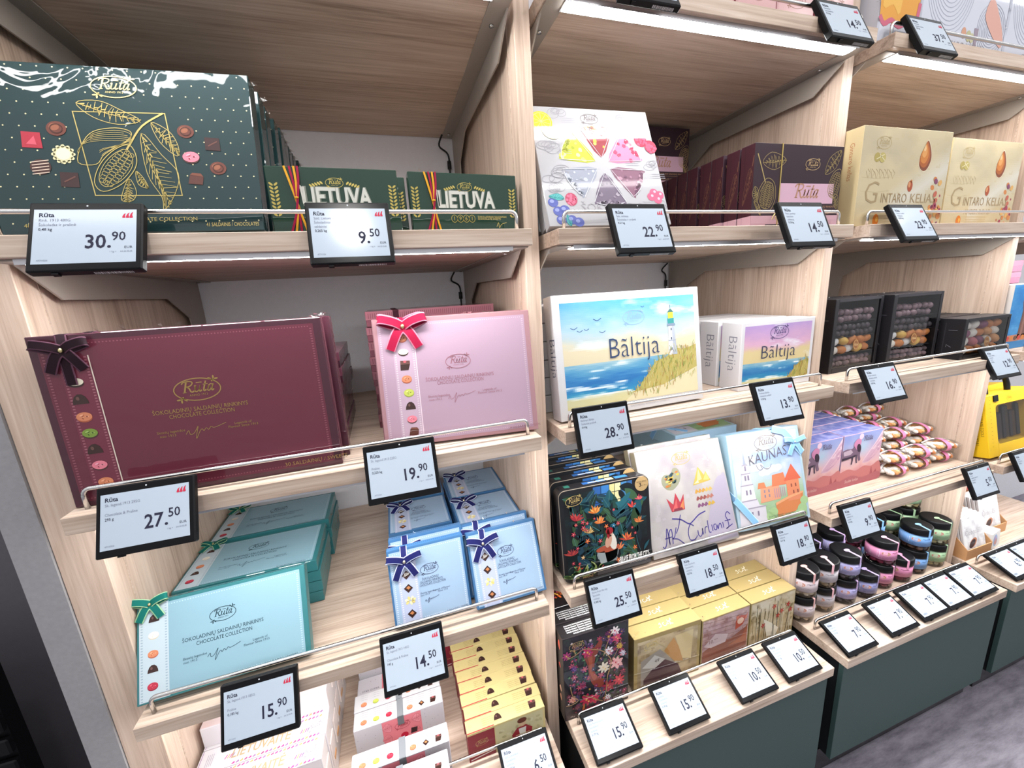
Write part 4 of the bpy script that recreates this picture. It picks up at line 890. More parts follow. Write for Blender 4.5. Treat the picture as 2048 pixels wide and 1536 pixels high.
# ---- seaside boxes
def sea(a, u0, v0, u1, v1, nx, ny, top, mid, low, hor, seed):
    def fn(U, V):
        n = noise2(U, V, 4, 7, seed, 4); n2 = noise2(U, V, 5, 22, seed + 1, 3)
        sky = ramp(V + (n - .5) * .22, [(hor, low), (hor + .16, low), (hor + .30, mid), (1., top)]); sky = mixc(sky, H('f2f4f4'), np.clip((n - .60) * 3.5, 0, .75))
        s = ramp(V / hor + (n2 - .5) * .35, [(0, 'd9cf98'), (.16, 'd6d2a6'), (.22, 'e9f2ee'), (.3, '2f92bd'), (.55, '2272b4'), (.82, '5a9fc6'), (1., '9cc0cc')])
        s = mixc(s, H('eef6f6'), np.clip((n2 - .66) * 8, 0, .9))
        return np.where((V > hor)[..., None], sky, s)
    a.grid(u0, v0, u1, v1, nx, ny, fn, 1)
def dune(a, w, h, pts, seed, n=320):
    F = [(u * w, v * h) for u, v in pts]; o = smooth(F[:-2], False, 4) + F[-2:]; a.poly(o, 'c2b264', 3); r = random.Random(seed); top = smooth(F[:-2], False, 8)
    for k in range(n):
        q = top[r.randrange(len(top))]; y = q[1] - r.random() ** 1.5 * .28 * h; x = q[0] + r.uniform(-.02, .03) * w; l = r.uniform(.008, .02); dx = r.uniform(-.4, .6) * l
        if x > .958 * w or x + dx > .958 * w or y < .09 * h: continue
        a.line([(x, y), (x + dx * .4, y + l * .6), (x + dx, y + l)], .0016, r.choice(['c0ac48', '9aa850', 'cfae5c', 'b08048', 'b4b860', 'a88a58', 'd8cc8c', '8c9c4c']), 4 + k % 4)
def b_balt():
    w, h, t = .506, .355, .055
    m, a = carton(w, h, t, 'd6d4d5', 'print_wrap', {'-x': 'd8d5d6', '+z': 'eeeeee'}, .0014)
    sea(a, .046 * w, .082 * h, .962 * w, .936 * h, 84, 60, '4c96d4', 'a9c8de', 'dccfae', .415, 2)
    a.fpoly([(.42, .083), (.50, .16), (.60, .17), (.75, .20), (.961, .30), (.961, .083)], 'e6d9b0', 2)
    dune(a, w, h, [(.46, .15), (.52, .18), (.56, .24), (.62, .33), (.66, .39), (.74, .42), (.79, .485), (.87, .47), (.961, .50), (.961, .30), (.70, .18)], 3)
    # lighthouse
    a.fpoly([(.752, .43), (.818, .43), (.802, .69), (.762, .69)], 'e6e8ec', 4); a.fpoly([(.790, .43), (.818, .43), (.802, .69), (.786, .69)], 'b4bac6', 5)
    a.frect(.752, .68, .812, .70, '7b8aa0', 6); a.frect(.758, .70, .804, .745, '2f8f8c', 6); a.frect(.762, .745, .800, .795, 'ead23a', 6); a.fpoly([(.757, .795), (.805, .795), (.781, .83)], '3d6a64', 6); a.frect(.779, .83, .783, .86, '3d4a54', 6)
    for u, v in ((.775, .47), (.776, .56), (.777, .64)): a.frect(u, v, u + .008, v + .022, '5c6678', 6)
    a.frect(.756, .55, .812, .556, '9aa4b4', 6)
    for u, v, s in ((.124, .724, .022), (.276, .779, .026), (.203, .709, .016), (.304, .678, .02), (.585, .859, .012), (.16, .70, .018)): a.line(smooth([((u - s) * w, (v + s * .6) * h), (u * w, v * h), ((u + s) * w, (v + s * .7) * h)], False, 3), .0017, '2c4a78', 3)
    for k, tx in enumerate('B'): pass
    a.text('Bãltija', .342 * w, .46 * h, size=.086, w=.345 * w, col='2a4068', L=8, bold=-.014)
    a.logo(.52 * w, .78 * h, .15 * w, '88aac8', 3)
    a.text('SALDAINIŲ RINKINYS / SWEETS', .46 * w, .03 * h, size=.010, col='b9b4b4', L=2)
    l = leftart(m, w, h, t, 'print_wrap'); l.text('Bãltija', t * .42, .66 * h, size=.048, col='5a5f70', L=2, rot=-1.5708, bold=-.012)
    return m.build('chocolate_box')
BUILD['balt'] = b_balt
def b_balts():
    w, h, t = .314, .231, .086
    m, a = carton(w, h, t, 'e4e2e4', 'print_satin', {'-x': 'dedbdd', '+z': 'e8e6e8'}, .0016)
    sea(a, .04 * w, .07 * h, .957 * w, .945 * h, 56, 40, 'b79ad0', 'e2b2cc', 'e3cf9a', .37, 9)
    dune(a, w, h, [(.66, .10), (.72, .20), (.80, .31), (.88, .36), (.957, .37), (.957, .08), (.66, .08)], 5, 130)
    a.text('Bãltija', .275 * w, .45 * h, size=.066, w=.47 * w, col='3a3f5e', L=9, bold=-.014); a.logo(.505 * w, .825 * h, .25 * w, '6a5a8a', 3)
    l = leftart(m, w, h, t, 'print_satin'); l.text('Bãltija', t * .40, .80 * h, size=.052, col='8a8a94', L=2, rot=-1.5708, bold=-.012)
    return m.build('chocolate_box')
BUILD['balts'] = b_balts
# ---- jungle tin, signature box, castle box
def rleaf(a, u, v, l, wd, ang, col, L, bend=.3, vein=None):
    pts = []; c, s = math.cos(ang), math.sin(ang)
    for k in range(9): t = k / 8; x = l * t; y = wd * math.sin(math.pi * t) ** .8 + bend * l * t * t; pts.append((u + x * c - y * s, v + x * s + y * c))
    for k in range(7, 0, -1): t = k / 8; x = l * t; y = -wd * math.sin(math.pi * t) ** .8 + bend * l * t * t; pts.append((u + x * c - y * s, v + x * s + y * c))
    a.poly(pts, col, L)
    if vein: a.line([(u, v), (u + l * .5 * c - bend * l * .25 * s, v + l * .5 * s + bend * l * .25 * c), (u + l * c - bend * l * s, v + l * s + bend * l * c)], wd * .12, vein, L + 1)
def spiky(a, u, v, s, cols, L, n=9, seed=0):
    r = random.Random(seed)
    for k in range(n): x = .35 + 2.5 * k / n + r.uniform(-.15, .15); rleaf(a, u, v, s * r.uniform(.7, 1.1), s * .1, x, cols[k % len(cols)], L + k % 3, r.uniform(-.2, .2))
def petals(a, u, v, s, col, core, L, n=6, seed=0):
    r = random.Random(seed); o = r.random() * 6
    for k in range(n): x = o + 6.283 * k / n; a.ell(u + s * .55 * math.cos(x), v + s * .55 * math.sin(x), s * .5, s * .22, col, L, x, 10)
    a.ell(u, v, s * .2, s * .2, core, L + 1, 0, 8)
def inside(a, w, h, r, m=.02): return r.uniform(m, 1 - m) * w, r.uniform(m, 1 - m) * h
def b_tin():
    w, h, t = .312, .300, .048; rc = .022
    def rr(ins, y):
        o = []
        for cx, cz, a0 in ((w - rc, h - rc, 0), (rc, h - rc, 90), (rc, rc, 180), (w - rc, rc, 270)):
            for k in range(7): an = R(a0 + 15 * k); o.append((cx + (rc - ins) * math.cos(an), y, cz + (rc - ins) * math.sin(an)))
        return o
    m = MB(); rings = [rr(.0022, 0), rr(.0008, .0022), rr(0, .006), rr(0, .016), rr(.002, .017), rr(.002, t - .002), rr(.004, t)]
    n = len(rings[0]); V = [p for g in rings for p in g]
    for i in range(len(rings) - 1): m.mesh(V, [(i * n + (k + 1) % n, i * n + k, (i + 1) * n + k, (i + 1) * n + (k + 1) % n) for k in range(n)], 'print_gloss', '2a2627' if i < 3 else ('9c9086' if i == 3 else '211d20'), True) if 0 else None
    cols = ['7c7064', '18181c', '1b1a1e', '8a7e6c', '19181b', '161518']
    for i in range(len(rings) - 1):
        A, B = rings[i], rings[i + 1]
        for k in range(n): m.face([A[(k + 1) % n], A[k], B[k], B[(k + 1) % n]][::-1], 'print_gloss', lin(cols[i]))
    m.face(rings[0][::-1], 'print_gloss', lin('15171b')); m.face(rings[-1], 'print_gloss', lin('1a191d'))
    a = Art(m, (0, 0, 0), (1, 0, 0), (0, 0, 1), w, h, 'print_gloss'); r = random.Random(12)
    F = lambda ps: [(u * w, v * h) for u, v in ps]
    def fn(U, V): n_ = noise2(U, V, 5, 6, 4); c = mixc(np.zeros(U.shape + (3,)) + H('0c1014'), H('1f3a38'), (n_ - .35) * 1.3); return mixc(c, H('3a2a2c'), np.clip((V - .5) * 1.2, 0, 1) * (U > .7))
    a.grid(.016, .016, w - .016, h - .016, 30, 28, fn, 1)
    # window panes behind the plants
    for u0, u1, c in ((.36, .44, '2a5c9c'), (.45, .53, '3a78b8'), (.54, .59, 'd8cf8e'), (.60, .66, 'e4dca6'), (.67, .73, '4a86bc'), (.74, .79, '2f5f98')):
        a.fpoly([(u0, .72), (u1, .72), (u1 + .015, .975), (u0 + .01, .975)], c, 2)
    for v in (.80, .89): a.line(F([(.35, v), (.81, v)]), .002, '16212c', 3)
    for k in range(210):
        u, v = inside(a, w, h, r, .10); l = r.uniform(.025, .07)
        if .36 < u / w < .8 and v / h > .74 and r.random() < .75: continue
        ang = r.uniform(.2, 2.9); x, y = u + l * math.cos(ang) * 1.15, v + l * math.sin(ang) * 1.15
        if not (.02 * w < x < .98 * w and y < .97 * h): continue
        rleaf(a, u, v, l, l * r.uniform(.12, .26), ang, r.choice(['182f2a', '1f463f', '1a5260', '266874', '11222a', '2e4a2c', '1c3f50', '3c6040', '0c181e', '101c22']), 3 + k % 5, r.uniform(-.2, .2), r.choice([None, None, '4f7f78', '3c8088']))
    for u, v, s, cs in ((.166, .66, .05, ['b83a38', 'c84a40', 'a02a38']), (.371, .70, .045, ['e8944c', 'f0b45c', 'd8742c']), (.417, .58, .042, ['e07a3a', 'f2a05a']), (.71, .33, .045, ['e8683a', 'f08a4c', 'c8443a']), (.786, .68, .04, ['e2553a', 'c83844']), (.87, .75, .03, ['d84a6a', 'f0806a']), (.30, .50, .035, ['c8a05c', 'e0c48a']), (.85, .50, .035, ['e89050', 'd06a38']), (.10, .30, .045, ['b8443a', '8c2c38']), (.62, .25, .04, ['f0905a', 'e06a44']), (.15, .12, .03, ['e06a4a', 'c8443a'])):
        spiky(a, u * w, v * h, s * .62, cs, 9, 9, int(u * 100))
    for k in range(40): u, v = inside(a, w, h, r, .08); v < .7 * h and petals(a, u, v, r.uniform(.004, .009), r.choice(['e8743c', 'd8485a', 'f0c08a', '3a90b8', '2a6c98', 'c83c58']), 'f2d29a', 11, 5, k)
    a.ell(.485 * w, .24 * h, .038, .03, '8f989a', 12); a.ell(.485 * w, .29 * h, .04, .012, 'b5563c', 13); a.fpoly([(.40, .14), (.58, .14), (.60, .27), (.37, .27)], '7f8a8c', 12); a.fpoly([(.40, .14), (.47, .14), (.45, .27), (.37, .27)], 'a2abab', 13)
    a.ell(.545 * w, .36 * h, .013, .03, 'ece4d6', 14, .2); a.ell(.50 * w, .37 * h, .011, .022, 'd8a48a', 15, -.3); a.ell(.52 * w, .455 * h, .010, .012, 'e0b49a', 15); a.ell(.515 * w, .48 * h, .013, .012, 'a8242c', 16); a.ell(.50 * w, .45 * h, .005, .016, 'a8242c', 16)
    for k in range(22): u = r.uniform(.05, .36); v = r.uniform(.04, .11); rleaf(a, u * w, v * h, .03, .006, r.uniform(.1, 2.8), r.choice(['3c5c34', '6a8a4c', '2c4a34', '8a9a5c']), 10 + k % 3)
    a.fpoly([(.36, .06), (.97, .10), (.97, .02), (.36, .02)], '4a4a50', 9)
    a.text('-BRAVE FROM THE CITY-', .60 * w, .105 * h, size=.026, w=.36 * w, col='f4f2ee', L=18, bold=.03, shear=.1); a.text('CHOCOLATES', .72 * w, .065 * h, size=.010, col='d8d4cc', L=18)
    a.ell(.905 * w, .92 * h, .024, .024, 'b99a6a', 18, 0, 20); a.text('NOVUMAS', .905 * w, .935 * h, size=.0075, col='2a1c14', L=19, al='c'); a.text('3', .875 * w, .89 * h, size=.018, col='2a1c14', L=19, bold=.02); a.text('TALP. 300 g', .925 * w, .895 * h, size=.0045, col='2a1c14', L=19, al='c')
    a.logo(.155 * w, .88 * h, .175 * w, 'c8b070', 19, .08, None, '101014'); a.text('PRALINĖ', .2 * w, .025 * h, size=.009, col='c8a468', L=12)
    tp = Art(m, (0, .017, h - .002), (1, 0, 0), (0, 1, 0), w, t - .02, 'print_gloss')
    for u0, u1, c in ((.10, .16, '2c6a5c'), (.30, .44, '2a5c9c'), (.46, .55, '3a78b8'), (.56, .64, 'd8cf8e'), (.66, .80, '3a78b8')): tp.frect(u0, .15, u1, .8, c, 1)
    tp.frect(.36, .3, .62, .5, 'e8e8e8', 2)
    return m.build('chocolate_tin')
BUILD['tin'] = b_tin
def b_ciur():
    w, h, t = .346, .352, .030
    m, a = carton(w, h, t, 'b0a9a5', 'print_wrap', {'-x': 'aea288', '+z': 'd8d0c2'}, .001)
    def fn(U, V): n = noise2(U, V, 5, 5, 21); n2 = noise2(U, V, 14, 12, 22); c = mixc(np.zeros(U.shape + (3,)) + H('b2aca8'), H('9a9298'), (n - .42) * 2.4); return mixc(c, H('b9b0b8'), (n2 > .66) * .35)
    a.grid(.006, .006, w - .006, h - .006, 50, 50, fn, 1)
    F = lambda ps: [(u * w, v * h) for u, v in ps]
    a.poly(smooth(F([(.985, .02), (.985, .60), (.93, .63), (.86, .60), (.80, .50), (.76, .38), (.70, .28), (.62, .02)]), False, 3), 'a9a0b0', 2)
    hp = smooth(F([(.352, .735), (.39, .785), (.44, .78), (.465, .72), (.44, .65), (.38, .60), (.335, .585), (.28, .60), (.24, .65), (.245, .71), (.29, .74)]), True, 4); a.poly(hp, '8a8a74', 3); r = random.Random(3); c = np.mean(hp, axis=0)
    for k in range(46): q = hp[r.randrange(len(hp))]; s = r.uniform(.0, .86); a.ell(c[0] + (q[0] - c[0]) * s, c[1] + (q[1] - c[1]) * s, r.uniform(.004, .010), r.uniform(.002, .004), r.choice(['c9a43c', 'd8b864', '3c5a5c', '8c7a3a', '2f4a50', 'b06a34']), 4 + k % 3, .2, 8)
    a.fpoly([(.585, .585), (.80, .605), (.76, .70), (.735, .665), (.68, .755)], 'b9a04c', 3); a.fpoly([(.64, .62), (.70, .63), (.68, .74)], 'd8c684', 4); a.fpoly([(.715, .62), (.79, .61), (.76, .69)], 'cdb868', 4); a.fpoly([(.60, .60), (.66, .60), (.65, .63)], 'e2d6a0', 5)
    a.fpoly([(.29, .385), (.44, .385), (.455, .53), (.40, .46), (.365, .555), (.32, .45), (.255, .52)], 'a83440', 3); a.fpoly([(.30, .395), (.36, .395), (.365, .50), (.33, .44)], 'c85a58', 4); a.fpoly([(.38, .395), (.43, .395), (.445, .48), (.40, .43)], 'd07a4c', 4); a.fpoly([(.31, .385), (.42, .385), (.41, .41), (.32, .41)], '7a2838', 5)
    for j, (v, c1, c2) in enumerate(((.52, 'b98a3c', 'c8a45c'), (.452, '8c4a44', 'a86a5c'), (.385, '7a4a6c', 'c09a3c'))):
        for i in range(5): u = .59 + i * .041; a.fpoly(smooth([(u, v - .012), (u + .006, v + .008), (u + .020, v + .024), (u + .036, v + .014), (u + .046, v - .008), (u + .034, v - .004), (u + .018, v - .016)], True, 2), c1 if i < 3 else c2, 3)
    a.logo(.507 * w, .868 * h, .215 * w, 'b9975a', 3)
    ink = '3b2f80'; wd = .0030
    a.line(smooth(F([(.275, .325), (.37, .30), (.45, .245), (.50, .26), (.58, .305), (.665, .325)]), False, 4), wd * 1.3, ink, 4); a.line(F([(.375, .345), (.33, .24), (.29, .185)]), wd, ink, 4)
    a.line(smooth(F([(.12, .095), (.14, .08), (.17, .13), (.185, .22), (.20, .24), (.20, .10), (.21, .20), (.245, .23), (.235, .10)]), False, 4), wd, ink, 4); a.line(smooth(F([(.30, .24), (.265, .16), (.24, .145), (.30, .13), (.38, .055)]), False, 4), wd, ink, 4); a.line(F([(.155, .16), (.235, .165)]), wd, ink, 4)
    a.line(smooth(F([(.50, .215), (.46, .235), (.425, .17), (.43, .10), (.48, .09), (.52, .12)]), False, 4), wd, ink, 4); a.line(smooth(F([(.535, .165), (.535, .12), (.56, .105), (.585, .14), (.59, .175), (.59, .115)]), False, 3), wd, ink, 4)
    a.line(smooth(F([(.61, .12), (.625, .175), (.65, .175)]), False, 3), wd, ink, 4); a.line(smooth(F([(.665, .235), (.66, .16), (.665, .12), (.685, .12)]), False, 3), wd, ink, 4); a.line(F([(.705, .185), (.705, .125)]), wd, ink, 4)
    a.line(smooth(F([(.755, .18), (.73, .18), (.725, .14), (.75, .13), (.765, .175), (.77, .13), (.79, .17), (.81, .175), (.815, .13)]), False, 3), wd, ink, 4); a.line(F([(.838, .185), (.838, .13)]), wd, ink, 4)
    a.line(smooth(F([(.945, .24), (.915, .27), (.885, .24), (.90, .19), (.90, .13), (.865, .115), (.95, .145)]), False, 4), wd, ink, 4); a.line(F([(.865, .19), (.935, .19)]), wd, ink, 4)
    o = m.build('chocolate_box'); crumple(o, [(.06, .004, h), (w - .02, .002, h - .005)], .008, 31); return o
BUILD['ciur'] = b_ciur
def b_kaunas(tied=True):
    w, h, t = .312, .345, .058
    m, a = carton(w, h, t, 'a2c2da', 'print_gloss', {'-x': 'a6c8d8', '+z': '9cc2de', '-y': 'b4ccd8'}, .0012)
    F = lambda ps: [(u * w, v * h) for u, v in ps]
    def fn(U, V):
        n = noise2(U, V, 4, 6, 31); c = ramp(V + (n - .5) * .2, [(0, 'a8c294'), (.2, 'a0be92'), (.38, 'b8ccc0'), (.55, 'b9c8e2'), (.75, '98b2dc'), (1, 'c4c6dc')]); c = mixc(c, H('dcdde8'), np.clip((n - .58) * 3, 0, .8)); return mixc(c, H('eee6c0'), np.clip(.35 - np.hypot(U - .1, V - .62), 0, 1) * 1.2)
    a.grid(.012, .012, w - .012, h - .012, 46, 50, fn, 1)
    a.line(F([(.035, .03), (.965, .03), (.965, .97), (.035, .97)]), .0012, '8fb8dc', 2, True)
    for cu, cv in ((.30, .62), (.42, .56), (.55, .58), (.20, .70)): [a.ell((cu + .03 * k) * w, (cv + .012 * (k % 2)) * h, .017, .012, 'eef2fb', 2, 0, 12) for k in range(4)]
    # white church tower
    T = [(.055, .04, .30, '33', .09), ]
    a.fpoly([(.03, .035), (.40, .035), (.40, .22), (.32, .24), (.30, .30), (.10, .30), (.05, .24)], 'd9d4dc', 3); a.fpoly([(.085, .30), (.285, .30), (.265, .46), (.11, .46)], 'e2dde4', 4); a.fpoly([(.12, .46), (.255, .46), (.24, .58), (.135, .58)], 'd4ced8', 4); a.fpoly([(.14, .58), (.235, .58), (.215, .67), (.16, .67)], 'e0dbe4', 4); a.fpoly([(.165, .67), (.21, .67), (.19, .80), (.185, .80)], '9fa6b4', 4)
    for v, a0, a1 in ((.30, .075, .295), (.46, .10, .27), (.58, .125, .25), (.67, .15, .225), (.22, .04, .41)): a.frect(a0, v - .006, a1, v + .006, 'a89fae', 5)
    for u, v in ((.16, .36), (.21, .36), (.165, .51), (.205, .51), (.18, .61), (.12, .13), (.20, .13), (.28, .13)): a.frect(u, v, u + .022, v + .05, '8b8296', 5)
    # red castle
    a.fpoly([(.34, .25), (.62, .26), (.62, .42), (.60, .42), (.36, .40)], 'e2a07c', 3); a.fpoly([(.32, .40), (.44, .40), (.42, .46), (.34, .46)], 'd8855c', 4); a.fpoly([(.52, .40), (.73, .40), (.70, .53), (.54, .52)], 'dd7e58', 4); a.fpoly([(.72, .22), (.90, .22), (.90, .44), (.72, .44)], 'e08a62', 5); a.fpoly([(.69, .435), (.935, .435), (.82, .605)], 'd8684a', 6)
    a.fpoly([(.55, .08), (.80, .10), (.92, .20), (.94, .29), (.74, .27), (.54, .22)], 'd8844e', 4); a.fpoly([(.54, .20), (.74, .25), (.94, .28), (.94, .30), (.74, .275), (.54, .225)], 'eaa878', 6)
    for k in range(6): a.frect(.54 + .028 * k, .28, .552 + .028 * k, .38, 'b890a0', 5)
    for u, v in ((.78, .36), (.84, .36), (.80, .29), (.86, .29)): a.frect(u, v, u + .018, v + .035, '8c4a3c', 6)
    for u, v in ((.40, .30), (.46, .30), (.40, .35), (.46, .35)): a.frect(u, v, u + .02, v + .03, '9c8a98', 5)
    for (u, v, s) in ((.94, .20, .03), (.90, .12, .035), (.50, .14, .03), (.45, .10, .03)): a.ell(u * w, v * h, s * .6, s * .5, 'a8c890', 5)
    a.text('KAUNAS', .255 * w, .655 * h, size=.052, w=.53 * w, col='6c6670', L=8, bold=-.008, slope=.12)
    a.line(smooth(F([(.34, .66), (.37, .60), (.42, .60), (.40, .65), (.46, .60), (.52, .60), (.55, .64)]), False, 4), .0018, '6c6670', 8)
    a.logo(.515 * w, .868 * h, .31 * w, '8f8478', 4)
    a.text('ŠOKOLADINIŲ SALDAINIŲ', .42 * w, .085 * h, size=.010, col='4c6c4a', L=7); a.text('RINKINYS / SWEETS', .42 * w, .055 * h, size=.010, col='4c6c4a', L=7); a.text('210 g', .87 * w, .05 * h, size=.010, col='6a7a6a', L=7)
    tp = topart(m, w, h, t, 'print_gloss'); tp.script(.36 * w, t * .3, .07, '8fb6da', 1)
    o = m.build('chocolate_box')
    if not tied: return o
    k = MB(); cb, ce = '8fc2ee', 'b4daf6'
    ribbon(k, [(.62 * w, -.003, h + .001), (.78 * w, -.0035, .955 * h), (1.0 * w, -.003, .70 * h)], .028, (.5, 0, .9), cb, ce); ribbon(k, [(0, -.003, .335 * h), (.10 * w, -.0035, .22 * h), (.24 * w, -.003, .055 * h)], .026, (.7, 0, .7), cb, ce)
    ribbon(k, [(.62 * w, -.002, h + .001), (.56 * w, t, h + .002)], .026, (1, 0, 0), cb, ce); ribbon(k, [(-.002, -.002, .34 * h), (-.002, t, .44 * h)], .026, (0, 0, 1), cb, ce)
    rb = k.build('ribbon', o); b = bow(o, .90 * w, .83 * h, .045, cb, ce, 'cfe6fa', wide=.28)
    return o
BUILD['kaunas'] = b_kaunas; BUILD['kaunas0'] = lambda: b_kaunas(False)

# ---- counter of the second bay
def b_flower():
    w, h, t = .242, .332, .058
    m, a = carton(w, h, t, '2a2226', 'print_gloss', {'-x': '2b2522', '+z': '201d1f', '+x': '4a3a30'}, .0012); r = random.Random(77)
    def fn(U, V): n = noise2(U, V, 6, 8, 41); c = mixc(np.zeros(U.shape + (3,)) + H('1c1820'), H('3a3040'), (n - .35) * 1.6); c = mixc(c, H('2c4034'), np.clip((n - .55) * 4, 0, .7)); return mixc(c, H('6a4f4c'), np.clip((.16 - V) * 4, 0, .8))
    a.grid(.004, .004, w - .004, h - .004, 36, 48, fn, 1); F = lambda ps: [(u * w, v * h) for u, v in ps]
    for k in range(260): u, v = inside(a, w, h, r, .12); rleaf(a, u, v, r.uniform(.012, .026), .004, r.uniform(0, 6.28), r.choice(['2c4a38', '3a5c44', '24382e', '4c3a58', '5a4a6a', '1c2c28']), 2 + k % 3)
    a.poly(smooth(F([(.30, .74), (.36, .80), (.45, .79), (.60, .90), (.56, .76), (.48, .68), (.46, .52), (.52, .42), (.62, .36), (.56, .28), (.44, .34), (.38, .46), (.36, .60)]), True, 4), '8e3d2c', 5); a.poly(smooth(F([(.36, .74), (.43, .70), (.43, .52), (.50, .44), (.45, .40), (.39, .50), (.38, .62)]), True, 4), 'aa5438', 6)
    for k in range(70): u, v = inside(a, w, h, r, .06); petals(a, u, v, r.uniform(.007, .014), r.choice(['8c2450', '6a2a5c', 'a8385a', '4c3460', '7a3048', 'b8506c', '3c4a5c']), r.choice(['c8884c', 'd8a0b0', '5a2a4c']), 5 + k % 2, 6, k)
    for (u, v, s, c, co) in ((.36, .765, .02, 'c22a62', 'e8b04c'), (.80, .84, .02, 'd04a6c', 'f0c878'), (.78, .92, .018, 'f2e8e8', 'd85a7c'), (.68, .70, .018, 'ece4ea', 'c84a6a'), (.60, .52, .022, 'e8dcc8', 'e0b85a'), (.80, .53, .026, 'f0b4b4', 'c8344c'), (.33, .19, .024, 'c2224c', 'e8c05a'), (.45, .17, .02, 'd83a5c', 'f0d070'), (.67, .27, .024, '9c1c3c', 'd86a3a'), (.12, .25, .014, 'e0a090', 'b84a3a'), (.05, .80, .016, 'a83a74', 'e8b858'), (.85, .72, .012, 'e0b84c', 'b8722c'), (.90, .62, .012, 'd8d4e0', '8c4a8c'), (.66, .13, .012, 'f0ecf0', 'd85a8a'), (.84, .30, .022, 'cc3a4c', 'e87a6a'), (.70, .83, .014, '6a2c6c', 'c86a9c'), (.15, .62, .012, '5c3c7c', 'b88ac8')):
        petals(a, u * w, v * h, s, c, co, 7, 7, int(u * 97)); petals(a, u * w + s * .3, v * h - s * .4, s * .7, c, co, 8, 5, int(v * 91))
    for ps, wd in (([(.06, .76), (.18, .78), (.30, .82), (.42, .79), (.56, .74), (.66, .66), (.72, .56), (.66, .40), (.64, .24), (.60, .10)], .0034), ([(.18, .78), (.16, .86)], .0026), ([(.60, .66), (.66, .80), (.74, .94)], .0028), ([(.09, .42), (.12, .30), (.20, .22), (.10, .19), (.02, .20)], .003), ([(.28, .26), (.40, .20), (.50, .14), (.58, .10)], .0034), ([(.72, .56), (.82, .68), (.88, .80)], .0022)): a.line(smooth(F(ps), False, 4), wd, 'a8845c', 10)
    for k in range(70): u, v = inside(a, w, h, r, .05); petals(a, u, v, r.uniform(.003, .006), r.choice(['c83a6a', 'e0789a', 'f0e0e8', '7a4a9a', 'd8a04c', '4a8a5c', 'b02c5a']), 'f2d68a', 9, 5, k)
    a.logo(.20 * w, .885 * h, .22 * w, 'b89a68', 12); a.text('LOVE GRAY', .75 * w, .075 * h, size=.014, w=.18 * w, col='f0e8ea', L=12, shear=.15, bold=.02); a.text('175 g', .08 * w, .035 * h, size=.007, col='e0d8d8', L=12)
    a.poly(smooth(F([(.27, .06), (.30, .10), (.29, .15), (.26, .09)]), True, 3), 'd8702c', 9)
    tp = topart(m, w, h, t, 'print_gloss')
    for j in range(5): tp.text('SALDAINIAI ŠOKOLADINIAI SU PRALINE INGREDIENTAI', .10 * w + (.0 if j else .02), t * (.14 + .15 * j), size=.0068, w=.82 * w - (.25 * w if j == 4 else 0), col='eeeeee', L=1, bold=.02)
    l = leftart(m, w, h, t, 'print_gloss')
    for v, s, c in ((.86, .014, 'e0604a'), (.62, .007, 'c84a3c'), (.33, .009, 'd8a48a'), (.22, .01, 'c88a6a')): l.poly(smooth([(t * .35, v * h), (t * .5, v * h + s * 1.5), (t * .62, v * h), (t * .55, v * h - s * 1.2)], True, 4), c, 1)
    return m.build('sweet_carton')
BUILD['flower'] = b_flower
def b_flower_top():
    w, t, h = .242, .20, .06
    m = MB(); m.box(0, w, 0, t, 0, h, 'print_gloss', '1d191c', ch=.001); a = Art(m, (0, 0, h), (1, 0, 0), (0, 1, 0), w, t, 'print_gloss'); r = random.Random(5)
    for k in range(60): petals(a, r.uniform(.02, .22), r.uniform(.02, .18), r.uniform(.008, .02), r.choice(['d83a3a', 'e8743a', 'c2224c', 'e8a04c', '8c1c3c', 'e05a7a']), 'f0c05a', 1 + k % 4, 6, k)
    a.line(smooth([(.01, .16), (.06, .10), (.12, .09), (.2, .03)], False, 4), .003, 'a8845c', 6)
    return m.build('sweet_carton')
BUILD['flower_top'] = b_flower_top
